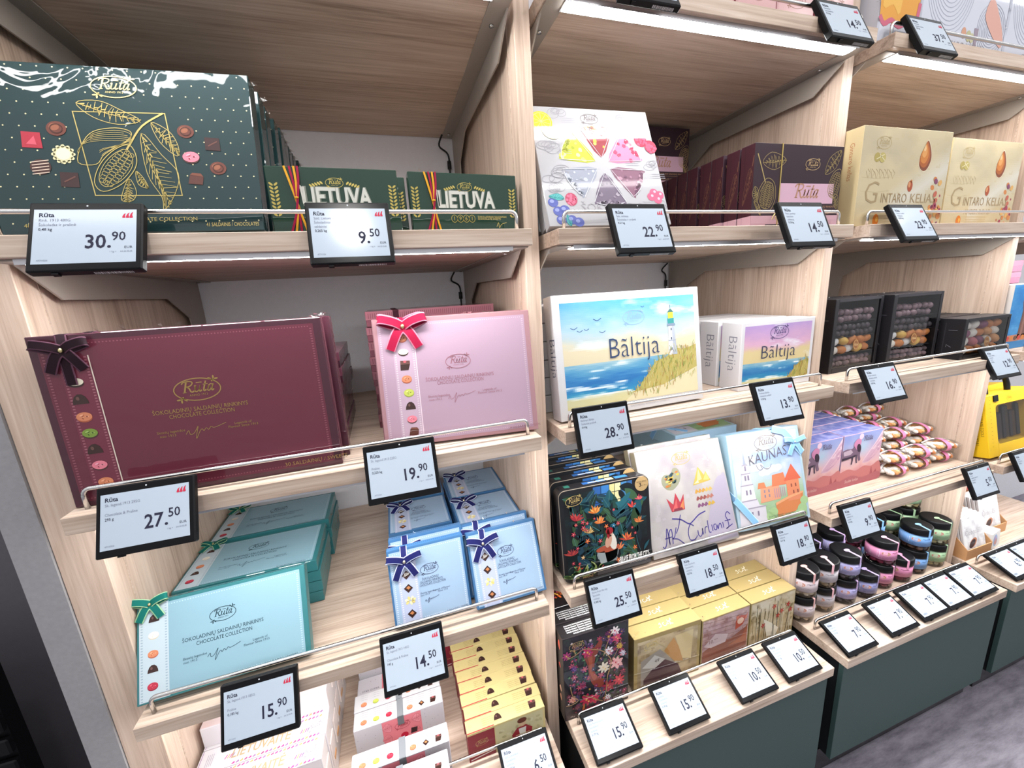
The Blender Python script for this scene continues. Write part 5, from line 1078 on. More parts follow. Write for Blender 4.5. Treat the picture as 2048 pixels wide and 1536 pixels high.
def gold(w, h, t, pic, seed):
    def f():
        m, a = carton(w, h, t, 'a08c58', 'print_gloss', {'+z': 'b09a66', '-x': '7c6a44', '+x': '8c7a50'}, .0012); r = random.Random(seed); F = lambda ps: [(u * w, v * h) for u, v in ps]
        fr = .05 if pic == 'A' else .02
        stops = {'A': ('8f7c5c', 'c8b48c', '7a6244'), 'B': ('a8868a', 'c9aca4', '8a5f58'), 'C': ('b49a6c', 'd8cdb4', '6c5a34')}[pic]
        def fn(U, V): n = noise2(U, V, 4, 5, seed); n2 = noise2(U, V, 12, 9, seed + 1); c = mixc(np.zeros(U.shape + (3,)) + H(stops[0]), H(stops[1]), n * 1.6 - .3 + (V - .5) * .5); return mixc(c, H(stops[2]), np.clip((n2 - .55) * 3, 0, .8) + np.clip(.25 - V, 0, 1))
        a.grid(fr * w, fr * w, (1 - fr) * w, h - fr * w * 1.3, 36, 30, fn, 1)
        if pic == 'A':
            a.fpoly([(.10, .55), (.38, .68), (.55, .42), (.70, .20), (.10, .08)], '9a9288', 2); a.fpoly([(.14, .18), (.40, .50), (.66, .28), (.72, .08), (.14, .08)], '4a2a34', 3); a.fpoly([(.12, .42), (.30, .60), (.46, .46), (.30, .34)], 'c9c4bc', 4); a.text("49'", .3 * w, .45 * h, size=.02, col='5a4a4a', L=5); a.fpoly([(.60, .84), (.88, .86), (.86, .30), (.72, .36)], 'cdb98a', 2); a.fpoly([(.44, .62), (.58, .82), (.66, .62), (.74, .30), (.60, .36)], 'b8874c', 3)
            a.logo(.24 * w, .80 * h, .2 * w, 'd8c07a', 5)
        elif pic == 'B':
            for k in range(9): a.line(F([(.02, .2 + .09 * k), (.98, .12 + .09 * k)]), .0016, '8f6a68', 2)
            a.fpoly([(.03, .30), (.30, .42), (.62, .40), (.96, .55), (.96, .10), (.03, .05)], '8a4f40', 3); a.fpoly([(.05, .42), (.28, .62), (.55, .52), (.50, .36), (.20, .34)], 'c8b2b4', 4); a.text('10.°°', .16 * w, .44 * h, size=.022, col='7a5a5c', L=5)
            a.fpoly([(.70, .55), (.86, .62), (.93, .80), (.80, .84), (.70, .74)], 'b4503c', 4); a.fpoly([(.72, .72), (.78, .86), (.70, .84)], 'c86a4c', 5); a.fpoly([(.88, .74), (.95, .86), (.93, .72)], 'c86a4c', 5); a.ell(.80 * w, .72 * h, .016, .014, 'e0b8a0', 6); a.fpoly([(.55, .25), (.85, .35), (.96, .60), (.96, .2)], 'a0583c', 4)
        else:
            for k in range(34): x = r.uniform(.04, .92); a.line(F([(x, .05), (x + r.uniform(-.03, .05), r.uniform(.55, .95))]), r.uniform(.0012, .003), r.choice(['5c4a2a', '8c7844', 'b8a87c', '3f3a22', 'c9b88c', 'e0d6bc']), 2 + k % 4)
            for u, v in ((.52, .76), (.90, .56), (.62, .52), (.84, .70), (.30, .40), (.70, .60)): petals(a, u * w, v * h, .012, 'b4322c', 'd86a4c', 7, 5, int(u * 50))
            a.fpoly([(.30, .55), (.48, .40), (.66, .22), (.60, .05), (.40, .12)], 'e4ddc8', 5)
        tp = topart(m, w, h, t, 'print_gloss'); c = .55 * w; y = t * .32; s = .021; wc = 'fbf6ea'
        tp.line(smooth([(c + s * .2, y + s), (c + s * .5, y + .2 * s), (c + s * .9, y)], False, 3), .0022, wc, 1); tp.line([(c + s * .1, y + s * .55), (c + s * 1.1, y + s * .9)], .0022, wc, 1); tp.line(smooth([(c + s * 1.0, y + s * 1.2), (c + s * .6, y + s * .55), (c + s * .3, y - s * .1)], False, 3), .0022, wc, 1)
        tp.line(smooth([(c - s * .5, y + s * .7), (c - s * .9, y + s * .5), (c - s * .8, y), (c - s * .3, y + s * .1), (c - s * .1, y + s * .4), (c + s * .1, y + s * .05)], False, 4), .0022, wc, 1); tp.line(smooth([(c - s * 1.9, y), (c - s * 1.4, y + s * .1), (c - s * 1.3, y + s * .8), (c - s * 1.6, y + s * .5)], False, 3), .0022, wc, 1)
        o = m.build('sweet_carton'); crumple(o, [(.012, .01, h), (.03, .02, h), (.05, .012, h)] if pic == 'A' else [(.01, .01, h)], .010, seed); return o
    return f
BUILD['goldA'] = gold(.278, .226, .056, 'A', 51); BUILD['goldB'] = gold(.226, .203, .062, 'B', 52); BUILD['goldC'] = gold(.230, .203, .062, 'C', 53)

# ---- black window boxes with dragees
DRG = {'gold': ['f4b84a', 'e8a058', 'fdf6ea', 'f4c868', 'dc8c4a', 'ffffff', 'b04a5c', 'f8cc7a'], 'dark': ['4c4448', '5a5058', '443e44'], 'coffee': ['8a7078', '6a5860', '9a8088'], 'mix': ['e8a86a', 'f4ece0', 'c8707a', 'd98a4c', 'f6f0e6', '8c4a6a']}
def dragees(m, x0, x1, y, z0, z1, rad, cols, seed, elong=1.35):
    r = random.Random(seed); z = z0 + rad * .8; row = 0; el = elong if rad > .016 else 1.0
    while z < z1 - rad * .3:
        x = x0 + rad * (1.2 if row % 2 else .8)
        while x < x1 - rad * .5:
            m.ellipsoid((x, y + r.uniform(-.004, .004), z + r.uniform(-.002, .002)), (rad * el, rad * .85, rad * .85), Matrix.Rotation(r.uniform(-.7, .7), 3, 'Y'), 'print_gloss', r.choice(cols), 12, 7); x += rad * (1.75 * el + .1)
        z += rad * 1.65; row += 1
def winbox(w, h, t, tiers, f=.02):
    def fn():
        m = MB(); k = 'print_satin'; c = '17151a'; e = .0012
        m.box(0, f, 0, t, 0, h, k, c, ch=e); m.box(w - f * .8, w, 0, t, 0, h, k, c, ch=e); m.box(f, w - f * .8, 0, t, 0, f * .8, k, c); m.box(f, w - f * .8, 0, t, h - f * .55, h, k, '2a272c'); m.box(f, w - f * .8, t - .004, t, f * .8, h - f * .55, k, '0d0c0f')
        zz = [b[0] for b in tiers]
        for z in zz: m.box(f, w - f * .8, .012, t - .004, z * h - .002, z * h, k, '3a363a')
        l = leftart(m, w, h, t, k); l.rect(t * .25, h * .1, t * .29, h * .9, '2c2a30', 1); l.line([(t * .4, h * .72), (t * .75, h * .72)], .002, '6a6a70', 1); l.line([(t * .4, h * .3), (t * .4, h * .36), (t * .6, h * .3)], .002, '6a6a70', 1)
        o = m.build('dragee_box')
        m = MB()
        for i, (z0, z1, cols, rad) in enumerate(tiers): dragees(m, f + .002, w - f * .8 - .002, .0225, z0 * h, z1 * h, rad, DRG[cols], i + 3)
        d = m.build('dragees', o); d['kind'] = 'stuff'
        m = MB(); a = Art(m, (f, .0015, f * .8), (1, 0, 0), (0, 0, 1), w - 1.8 * f, h - f * 1.35, 'clear_plastic'); a.rect(0, 0, a.w, a.h, 'ffffff', 0, 'clear_plastic'); m.build('window', o)
        m = MB(); a = Art(m, (0, .0012, 0), (1, 0, 0), (0, 0, 1), w, h, 'print_satin'); lu, lv = (.52, .36) if len(tiers) > 1 else (.55, .38)
        a.ell(lu * w, lv * h, .017, .022, '8a5a34', 1, .3); a.ring(lu * w, lv * h, .013, .018, .0014, 'd8b070', 2, .3); a.script(lu * w - .010, lv * h - .004, .019, 'e8cc98', 2); s = m.build('seal', o); s['label'] = 'oval bronze seal'
        crumple(o, [(w * .3, .004, h), (w * .6, .006, h), (w * .85, .004, h)], .008, 61)
        return o
    return fn
BUILD['bwin'] = winbox(.278, .279, .075, [(.07, .24, 'coffee', .0115), (.25, .46, 'gold', .0195), (.48, .66, 'dark', .0145), (.68, .90, 'coffee', .0150)])
BUILD['bwins'] = winbox(.294, .165, .080, [(.10, .90, 'mix', .0205)])

# ---- lilac horse cartons
def b_horse():
    w, h, t = .236, .236, .062
    m, a = carton(w, h, t, 'c9a4b4', 'print_matte', {'+z': '7a7cae', '-x': '8d83ac'}, .001); F = lambda ps: [(u * w, v * h) for u, v in ps]
    def fn(U, V):
        n = noise2(U, V, 4, 5, 71); c = ramp(V + (n - .5) * .25, [(0, 'b06a72'), (.12, 'c8848a'), (.30, 'd8a0a0'), (.42, 'e0b4b0'), (.62, 'cfb4c8'), (.82, '9aa4cc'), (1, '8a94c8')]); return mixc(c, H('a9c8da'), np.clip(.22 - np.hypot(U - .52, V - .72), 0, 1) * 4)
    a.grid(.002, .002, w - .002, h - .002, 40, 40, fn, 1)
    for k in range(5): a.poly(smooth(F([(.99, .98 - .07 * k), (.80, .72 - .03 * k), (.60, .50 - .02 * k), (.55, .40), (.70, .47 - .02 * k), (.88, .66 - .05 * k), (.99, .88 - .08 * k)]), False, 4), ['e2c4d0', 'c49ab0', 'ead2d8', 'b88aa4', 'd8b0bc'][k], 2)
    a.poly(smooth(F([(0, .30), (.2, .34), (.4, .28), (.6, .34), (.8, .30), (1, .36), (1, .0), (0, .0)]), False, 4), 'c67a78', 3); a.fpoly([(.78, .12), (.80, .30), (.86, .14), (.94, .22), (.98, .08), (.98, .02), (.7, .02)], 'a85a60', 4); a.poly(smooth(F([(0, .14), (.3, .20), (.6, .12), (1, .16), (1, .0), (0, .0)]), False, 4), 'b46a70', 5)
    # dark grazing horse with pink mane, running off the left edge
    a.poly(smooth(F([(.0, .72), (.10, .74), (.22, .73), (.30, .78), (.36, .82), (.42, .76), (.46, .66), (.45, .58), (.48, .48), (.43, .47), (.40, .55), (.36, .60), (.28, .58), (.10, .56), (.0, .55)]), False, 4), '7a6276', 6); a.fpoly([(0, .58), (.25, .585), (.34, .60), (.33, .56), (.12, .54), (0, .53)], '3a3040', 7); a.fpoly([(.22, .58), (.29, .60), (.285, .50), (.27, .42), (.245, .43), (.25, .52)], '4a3c4c', 7); a.fpoly([(.34, .60), (.38, .60), (.385, .50), (.40, .43), (.375, .43), (.355, .50)], '5a4a5c', 7); a.fpoly([(.02, .70), (.20, .72), (.26, .66), (.20, .62), (.04, .62)], 'c0aab8', 7)
    a.poly(smooth(F([(.26, .80), (.34, .90), (.44, .86), (.42, .74), (.37, .68)]), True, 4), 'c884a8', 8); a.ell(.40 * w, .72 * h, .012, .02, '3a2c3c', 9, .4)
    a.ell(.44 * w, .93 * h, .013, .013, 'e6c4d4', 3); a.script(.50 * w, .84 * h, .05, '6a5a74', 9); a.text('Saulės kelias', .14 * w, .08 * h, size=.020, w=.34 * w, col='e6c4bc', L=8, shear=.2, bold=-.006)
    tp = topart(m, w, h, t, 'print_matte')
    def fn2(U, V): n = noise2(U, V, 9, 3, 75); return mixc(np.zeros(U.shape + (3,)) + H('5c64a0'), H('a4a4cc'), n * 1.5 - .35)
    tp.grid(.001, .001, w - .001, t - .001, 36, 10, fn2, 1)
    return m.build('sweet_carton')
BUILD['horse'] = b_horse

# ---- bags of coated almonds with a pink band
def b_bag():
    m = MB(); L_, Wd, Ht = .165, .082, .0505; r = random.Random(8); n, k = 20, 14; V = []; F = []
    for i in range(n + 1):
        t = i / n; x = -L_ / 2 + L_ * t; e = max(0., math.sin(math.pi * min(1, max(0, t)))) ** .45; wy = Wd / 2 * (.35 + .65 * e) if 0 < i < n else Wd / 2 * .8; hz = Ht / 2 * e + .0015
        for j in range(k): q = 2 * math.pi * j / k; V.append((x, wy * math.cos(q) * (1 + r.uniform(-.04, .04)), Ht / 2 + hz * math.sin(q) * (1 + r.uniform(-.05, .05))))
    for i in range(n):
        for j in range(k): F.append((i * k + j, i * k + (j + 1) % k, (i + 1) * k + (j + 1) % k, (i + 1) * k + j))
    m.mesh(V, F, 'cellophane', 'ffffff', True); o = m.build('almond_bag')
    m = MB(); cols = ['f2ece4', 'f4f0ea', 'e0a45e', 'd08252', 'e8bc7c', 'b84858', 'f0e8de', 'd8945a', 'f2ece4', 'e8c896']
    for i in range(40):
        x = r.uniform(-.060, .060); y = r.uniform(-.026, .026); z = Ht / 2 + r.uniform(-.006, .013) * (1 - abs(x) / .08)
        m.ellipsoid((x, y, z), (.0170, .0112, .0100), Matrix.Rotation(r.uniform(0, 3.1), 3, 'Z') @ Matrix.Rotation(r.uniform(-.5, .5), 3, 'Y'), 'print_gloss', r.choice(cols), 10, 6)
    m.ellipsoid((0, 0, Ht / 2), (.058, .026, .0135), Matrix.Identity(3), 'print_gloss', 'e2b890', 14, 8)
    d = m.build('coated_almonds', o); d['kind'] = 'stuff'
    m = MB(); pts = [(0, Wd / 2 * 1.04 * math.cos(q), Ht / 2 + (Ht / 2 + .0032) * math.sin(q)) for q in [2 * math.pi * j / 24 for j in range(25)]]
    ribbon(m, pts, .019, (1, 0, 0), 'e88ab4', 'e88ab4', 'print_satin'); b = m.build('band', o); b['label'] = 'pink paper band'
    m = MB(); ribbon(m, smooth([(-.078, .010, Ht * .72), (-.03, .020, Ht * .93), (.02, .022, Ht * .95), (.076, .024, Ht * .70)], False, 5), .0065, (0, 1, .1), 'f0eaec', 'ffffff', 'print_gloss', ew=.3); m.build('seam', o)
    return o
BUILD['bag'] = b_bag

# ---- jars
def jar(label, seal, fill, ribbon2=None, H_=.118, rad=.056, label2=None, strip=True):
    def f():
        hb = H_ * .74; m = MB()
        m.lathe([(rad * .86, .001), (rad * .96, .004), (rad, .012), (rad, hb * .92), (rad * .95, hb), (rad * .92, hb + .004)], 'clear_plastic', 'ffffff', 32); o = m.build('sweet_jar')
        m = MB(); z0 = hb * .98; m.lathe([(rad * .99, z0), (rad * 1.03, z0 + .002), (rad * 1.03, H_ - .004), (rad * .995, H_), (rad * .9, H_ + .0002), (0.0001, H_ + .0002)], 'black_plastic', '131318', 36)
        m.build('lid', o)
        m = MB(); r = random.Random(hash(label) % 999 if 0 else int(label, 16) % 997)
        lv = .006
        while lv < hb * .80:
            nr = 9
            for i in range(nr): q = 2 * math.pi * (i + r.random() * .4) / nr; m.ellipsoid((rad * .72 * math.cos(q), rad * .72 * math.sin(q), lv + .006 + r.uniform(-.001, .003)), (.0135, .0085, .0078), Matrix.Rotation(q + 1.57 + r.uniform(-.5, .5), 3, 'Z') @ Matrix.Rotation(r.uniform(-.5, .5), 3, 'Y'), 'print_gloss', r.choice(fill), 9, 6)
            lv += .0145
        m.lathe([(rad * .55, .004), (rad * .55, hb * .78)], 'print_satin', fill[0], 16)
        d = m.build('dragees', o); d['kind'] = 'stuff'
        m = MB(); b0, b1 = hb * .36, hb * .93; m.lathe([(rad * 1.004, b0), (rad * 1.004, b1)], 'print_satin', label, 40)
        dk = label2 or '5c5a66'
        def wrap(u, v, lay):  # u is an arc length from the front
            q = -math.pi / 2 + u / rad; rr = rad * 1.004 + EPS * lay; return (rr * math.cos(q), rr * math.sin(q), v)
        class CArt(Art):
            def P(s, u, v, Ly): return Vector(wrap(float(u), float(v), Ly))
        a = CArt(m, (0, 0, 0), (1, 0, 0), (0, 0, 1), 1, 1, 'print_satin'); vm = (b0 + b1) / 2
        for u0 in (-.045, .055):
            a.ell(u0, vm + .008, .016, .0095, 'c98a78', 1, 0, 18); a.ring(u0, vm + .008, .016, .0095, .001, 'e6c0ae', 2, n=18); a.script(u0 - .0105, vm + .0045, .020, 'f2dcd0', 3)
            a.text('Migdolai', u0 + .022, vm + .010, size=.009, w=.034, col=dk, L=2, shear=.2)
            for j, t_ in enumerate(('MIGDOLAI ŠOKOLADE', 'ALMONDS IN CHOCOLATE', '150 g')): a.text(t_, u0 - .012, vm - .008 - .006 * j, size=.0042, col=dk, L=2)
        a.line([(-.105, vm - .012), (-.068, vm - .012), (-.068, vm + .014), (-.105, vm + .014)], .0018, 'eceaf0', 2, True)
        for j in range(4): a.rect(-.100, vm + .008 - .006 * j, -.074, vm + .0095 - .006 * j, 'eceaf0', 2)
        m.build('label', o)
        if strip:
            m = MB(); a = Art(m, (0, 0, H_ + .0003), (1, 0, 0), (0, 1, 0), 1, 1, 'print_satin'); a.ell(0, -.004, .014, .0085, seal, 1, 0, 20); a.rect(-.0048, -rad * 1.0, .0048, -.004, seal, 2)
            b = Art(m, (0, -rad * 1.034, 0), (1, 0, 0), (0, 0, 1), 1, 1, 'print_satin'); b.rect(-.0048, b1 - .006, .0048, H_ + .0004, seal, 1)
            m.face([(-.0048, -rad * 1.0, H_ + .0007), (-.0048, -rad * 1.036, H_ - .002), (.0048, -rad * 1.036, H_ - .002), (.0048, -rad * 1.0, H_ + .0007)], 'print_satin', lin(seal)); m.build('seal_strip', o)
        return o
    return f
BUILD['j_cream'] = jar('cfc0c4', 'efb8b4', ['d8c2a4', 'e6d6bc', 'c8ae8c', 'ecdfc8'])
BUILD['j_grey'] = jar('b9b2b8', 'f0bcc4', ['c9b090', 'dcc8a8', 'b49a78'])
BUILD['j_lilac'] = jar('a9a4d0', 'c6a8d8', ['4a4248', '6c6068', '3a3238'], label2='4c4a70')
BUILD['j_lilacdeep'] = jar('8f90bf', 'b6a4d6', ['4a3a3c', '2e2428'], label2='3e3e66')
BUILD['j_pink'] = jar('dc8fb4', 'f0a4c4', ['8c2444', 'a83a58', '6c1c34'], label2='7a3a58')
BUILD['j_blue'] = jar('7aa6dc', '8cc0f0', ['6a4838', '8c6450', '523528'], label2='2c4c7c')
BUILD['j_green'] = jar('a9cba2', 'a8c8a0', ['e8dcb4', 'd9c894', 'f0e8c8'], label2='4c6c48')

# ---- long sweet cartons on the leftmost counter
def b_yellow():
    w, h, t = .256, .110, .0425
    m, a = carton(w, h, t, 'd6c488', 'print_satin', {'-x': '8c2f3a', '+z': 'dac88c', '+x': 'c8b478'}, .001)
    a.frect(.0, .0, .335, .93, '8a2434', 1); a.logo(.17 * w, .58 * h, .155 * w, 'c9a76c', 3); a.text('ŠOKOLADINIAI SALDAINIAI', .05 * w, .30 * h, size=.006, col='c9a76c', L=2); a.line(smooth([(.02 * w, .06 * h), (.15 * w, .10 * h), (.34 * w, .15 * h)], False, 3), .0035, 'f0e8e4', 2)
    a.frect(.345, .03, .97, .93, 'cfc69a', 1); r = random.Random(3)
    for k in range(20): a.ell(r.uniform(.38, .94) * w, r.uniform(.1, .85) * h, .008, .005, r.choice(['bfb68a', 'd8d0aa', 'b4ab80']), 2, r.random() * 3, 8)
    a.fpoly([(.56, .05), (.80, .05), (.82, .45), (.74, .62), (.62, .60), (.55, .40)], '9c1f2c', 3); a.ell(.69 * w, .74 * h, .013, .016, 'd8b490', 4); a.ell(.69 * w, .82 * h, .016, .010, '6c3a2c', 5); a.fpoly([(.64, .55), (.74, .55), (.72, .2), (.66, .2)], 'e8e4da', 4); a.frect(.60, .30, .78, .35, 'd8c690', 5)
    tp = topart(m, w, h, t, 'print_satin'); tp.rect(.0, .0005, .335 * w, .0035, 'b8303c', 1); choc(tp, .40 * w, t * .52, .0125, 'dome', 0, 2); choc(tp, .86 * w, t * .50, .0125, 'cube', 0, 2)
    for u in (.20, .64):
        for j in range(4): tp.text('saldainiai su riešutų kremu', u * w, t * (.24 + .15 * j), size=.0048, col='9a8450', L=1)
    tp.ring(.05 * w, t * .5, .005, .003, .0007, 'c8b068', 1, n=12)
    return m.build('sweet_carton')
BUILD['yellow'] = b_yellow
def b_truffle(face=True):
    w, h, t = .280, .118, .058
    m, a = carton(w, h, t, 'd8d4da', 'print_matte', {'+z': 'd4d2d4', '-y': 'cac6cb', '-x': 'ececee', '+x': 'e2dfe2'}, .0022); r = random.Random(6)
    for k in range(26): a.ell(r.uniform(.03, .97) * w, r.uniform(.06, .94) * h, .0011, .0011, '8a8690', 1, 0, 8)
    a.frect(.30, .04, .735, .96, 'e6848e', 2)
    for k, (u, v) in enumerate(((.35, .72), (.34, .36), (.68, .74), (.66, .34))): a.leaf([((u - .05) * w, v * h), (u * w, (v + .16) * h), ((u + .05) * w, (v + .04) * h), ((u + .03) * w, (v - .14) * h)], 'c4606e', .0009, 3, None, 5, 'ee9ca4')
    a.logo(.52 * w, .68 * h, .17 * w, 'a8404c', 4); a.ell(.53 * w, .33 * h, .012, .011, 'c2183c', 4); a.poly([(.60 * w, .30 * h), (.67 * w, .30 * h), (.68 * w, .46 * h), (.61 * w, .48 * h)], '3c2226', 4); choc(a, .44 * w, .2 * h, .010, 'pink', 0, 4)
    tp = topart(m, w, h, t, 'print_matte')
    for u, k in ((.11, 'orange'), (.245, 'lime'), (.385, 'red'), (.62, 'orange'), (.755, 'diamond'), (.89, 'cube')):
        choc(tp, u * w, t * .32, .0095, k if k not in ('diamond', 'cube') else k, 0, 2)
        for j in range(3): tp.text('truffle filling', u * w, t * (.58 + .13 * j), size=.0045, col='a9a4aa', L=1, al='c')
    o = m.build('sweet_carton')
    k = MB(); k.box(.475 * w, .545 * w, -.0016, -.0006, .72 * h, h, 'print_satin', '6f7478'); k.box(.475 * w, .545 * w, -.001, t + .001, h + .0004, h + .0014, 'print_satin', '8b8f94'); k.build('band', o)
    return o
BUILD['truffle'] = b_truffle
def b_truffle_low():
    w, h, t = .280, .058, .115
    m, a = carton(w, h, t, 'e9e6ea', 'print_matte', {'+z': 'd6d2d8'}, .0022); r = random.Random(9)
    tp = topart(m, w, h, t, 'print_matte')
    for k in range(26): tp.ell(r.uniform(.03, .97) * w, r.uniform(.06, .94) * t, .0011, .0011, '8a8690', 1, 0, 8)
    tp.text('STAR GOMIA', .06 * w, .5 * t, size=.010, col='5a5660', L=1); tp.frect(.30, .04, .735, .96, 'e6848e', 2); tp.logo(.52 * w, .6 * t, .17 * w, 'a8404c', 4)
    return m.build('sweet_carton')
BUILD['truffle_low'] = b_truffle_low
def b_lietuvaite():
    w, h, t = .330, .205, .066
    m, a = carton(w, h, t, 'd8d2d6', 'print_satin', {'+z': 'd4d0d3', '-x': 'e3c4c8', '+x': 'e9e0de'}, .001)
    def fn(U, V): n = noise2(U, V, 3, 4, 81); c = mixc(np.zeros(U.shape + (3,)) + H('efe6e8'), H('d9b8b4'), np.clip((.5 - V) * 1.4 + (n - .5), 0, 1)); return mixc(c, H('e4c07c'), np.clip((n - .6) * 4, 0, .8) * (V < .6))
    a.grid(.002, .002, w - .002, h - .002, 40, 26, fn, 1); F = lambda ps: [(u * w, v * h) for u, v in ps]
    a.poly(smooth(F([(.10, .30), (.30, .40), (.45, .58), (.60, .52), (.42, .40), (.30, .28)]), True, 4), 'd9a96c', 2); a.poly(smooth(F([(.45, .50), (.62, .44), (.85, .58), (.98, .56), (.80, .46), (.60, .36)]), True, 4), 'ead28c', 2); a.line(smooth(F([(.08, .26), (.35, .42), (.62, .54), (.95, .60)]), False, 4), .003, 'c2915a', 3)
    for j in range(5): a.rect((.20 + .02 * j) * w, .66 * h, (.206 + .02 * j) * w, .92 * h, 'b9b0b6', 2)
    a.frect(.36, .80, .40, .94, 'c9a86c', 2)
    tp = topart(m, w, h, t, 'print_satin'); r = random.Random(2)
    tp.text('LIETUVAITĖ', .25 * w, t * .30, size=.034, w=.46 * w, col='b59c78', L=2, bold=.02, shear=.1)
    for u in (.2, .78):
        for q in range(4): tp.poly([((u + .018 * q) * w, t * .34), ((u + .014 + .018 * q) * w, t * .50), ((u + .022 + .018 * q) * w, t * .50), ((u + .008 + .018 * q) * w, t * .34)], ['c8468c', 'c9a44c', 'c8468c', '8c6a9c'][q], 2)
    tp.logo(.90 * w, t * .46, .12 * w, '8f8a92', 2, .2)
    for k in range(22): u = .27 + .031 * k; u < .95 and tp.poly([(u * w, t * .06), ((u + .02) * w, t * .14), ((u + .026) * w, t * .06), ((u + .008) * w, t * .02)], ['c0408c', '9a6a9c', 'c9a060', 'a84a7c'][k % 4], 2)
    for k in range(22): u = .27 + .031 * k; u < .95 and tp.poly([(u * w, t * .90), ((u + .02) * w, t * .97), ((u + .026) * w, t * .90), ((u + .008) * w, t * .86)], ['c0408c', '9a6a9c', 'c9a060', 'a84a7c'][(k + 1) % 4], 2)
    for j in range(4): tp.rect((.06 + .014 * j) * w, t * .25, (.065 + .014 * j) * w, t * .75, 'aaa4ac', 2)
    tp.rect(.012 * w, .001, .016 * w, t - .001, '8c4a8c', 2)
    o = m.build('sweet_carton')
    k = MB(); k.box(w, w + .004, .010, t - .008, .30 * h, .72 * h, 'print_matte', 'e6d8d2', ch=.001); k.box(w + .004, w + .006, .02, t - .02, .36 * h, .42 * h, 'kraft', 'c9a078'); k.build('tuck_flap', o)
    return o
BUILD['lietuvaite'] = b_lietuvaite

# ---- things of the bay at the right edge and on the top shelves
def b_pinkflat():
    m = MB(); m.box(0, .40, 0, .3, 0, .052, 'print_satin', 'cf8aa6', ch=.002); m.box(-.001, .401, -.001, .301, .026, .0525, 'print_satin', 'd894ae', ch=.0015); return m.build('gift_box')
BUILD['pinkflat'] = b_pinkflat
def b_bluepic():
    w, h, t = .40, .28, .06
    m, a = carton(w, h, t, 'd8d2cc', 'print_satin', {'-y': '2c86c8', '+z': 'e8e4de'}, .001)
    def fn(U, V): n = noise2(U, V, 7, 8, 91); return mixc(np.zeros(U.shape + (3,)) + H('1c7cc4'), H('58a8e0'), n * 1.6 - .4)
    a.grid(.002, .03, w - .002, h - .003, 40, 26, fn, 1); F = lambda ps: [(u * w, v * h) for u, v in ps]
    a.poly(F([(.22, .16), (.24, .60), (.21, .72), (.21, .88), (.25, .88), (.25, .82), (.28, .82), (.28, .90), (.33, .90), (.33, .82), (.36, .82), (.36, .88), (.40, .88), (.39, .70), (.36, .60), (.38, .16)]), '7a5248', 3); a.poly(F([(.26, .16), (.27, .60), (.31, .62), (.30, .16)]), '9a6e60', 4); a.ell(.31 * w, .5 * h, .009, .02, '4c302a', 5)
    a.frect(.0, .12, 1, .22, 'c88a74', 3); [a.ell((.05 + .07 * k) * w, .17 * h, .012, .010, ['d84a3c', 'e08a3c', '6a4a3a'][k % 3], 5) for k in range(13)]
    return m.build('gift_box')
BUILD['bluepic'] = b_bluepic
def b_case():
    w, h, t = .40, .290, .080; Y = 'f0c21c'
    m = MB(); k = 'print_satin'; f = .075
    m.box(0, f, 0, t, 0, h, k, Y, ch=.002); m.box(w - f, w, 0, t, 0, h, k, Y, ch=.002); m.box(f, w - f, 0, t, 0, .055, k, Y); m.box(f, w - f, 0, t, h - .05, h, k, Y); m.box(f, w - f, t - .005, t, .055, h - .05, k, 'd8aa18')
    a = Art(m, (0, 0, 0), (1, 0, 0), (0, 0, 1), w, h, k); a.ring(.46 * w, h - .026, .022, .016, .0014, 'b89210', 2); a.script(.42 * w, h - .031, .03, 'b89210', 2)
    for j in range(14): a.rect(.030, .05 + .018 * j, .036, .0515 + .018 * j, '6a5410', 2)
    for (cx, cz, a0) in ((f, .055, 180), (f, h - .05, 90), (w - f, .055, 270), (w - f, h - .05, 0)):
        rr = .018; ox, oz = cx + (rr if cx < w / 2 else -rr), cz + (rr if cz < h / 2 else -rr); a.poly([(cx, cz)] + [(ox + rr * math.cos(R(a0 + 15 * q)), oz + rr * math.sin(R(a0 + 15 * q))) for q in (range(7) if True else 0)][::1], Y, 1)
    l = leftart(m, w, h, t, k); l.text('ŠOKOLADINIAI ĮRANKIAI', t * .42, .92 * h, size=.022, w=.72 * h, col='5a4a10', L=2, rot=-1.5708); l.text('CHOCOLATE TOOLS', t * .72, .80 * h, size=.014, col='5a4a10', L=2, rot=-1.5708)
    o = m.build('carry_case')
    m = MB(); m.tube(smooth([(.075, t * .4, h - .03), (.075, t * .4, h + .045), (.095, t * .4, h + .072), (.13, t * .4, h + .076), (.20, t * .4, h + .076), (.235, t * .4, h + .066), (.25, t * .4, h + .035), (.25, t * .4, h - .002)], False, 4), .0115, 'black_plastic', n=8); m.box(.058, .092, -.004, .0, h - .032, h - .004, 'black_plastic'); m.build('handle', o)
    m = MB(); r = random.Random(4)
    for i in range(5): m.box(f + .02 + .055 * i, f + .055 + .055 * i, .03, .05, .06, h - .07 - .03 * (i % 2), 'print_gloss', ['2a2024', '3a2c30'][i % 2], ch=.006)
    m.build('chocolate_tools', o)
    m = MB(); b = Art(m, (f, .002, .055), (1, 0, 0), (0, 0, 1), w - 2 * f, h - .105, 'clear_plastic'); b.rect(0, 0, b.w, b.h, 'ffffff', 0); m.build('window', o)
    return o
BUILD['case'] = b_case
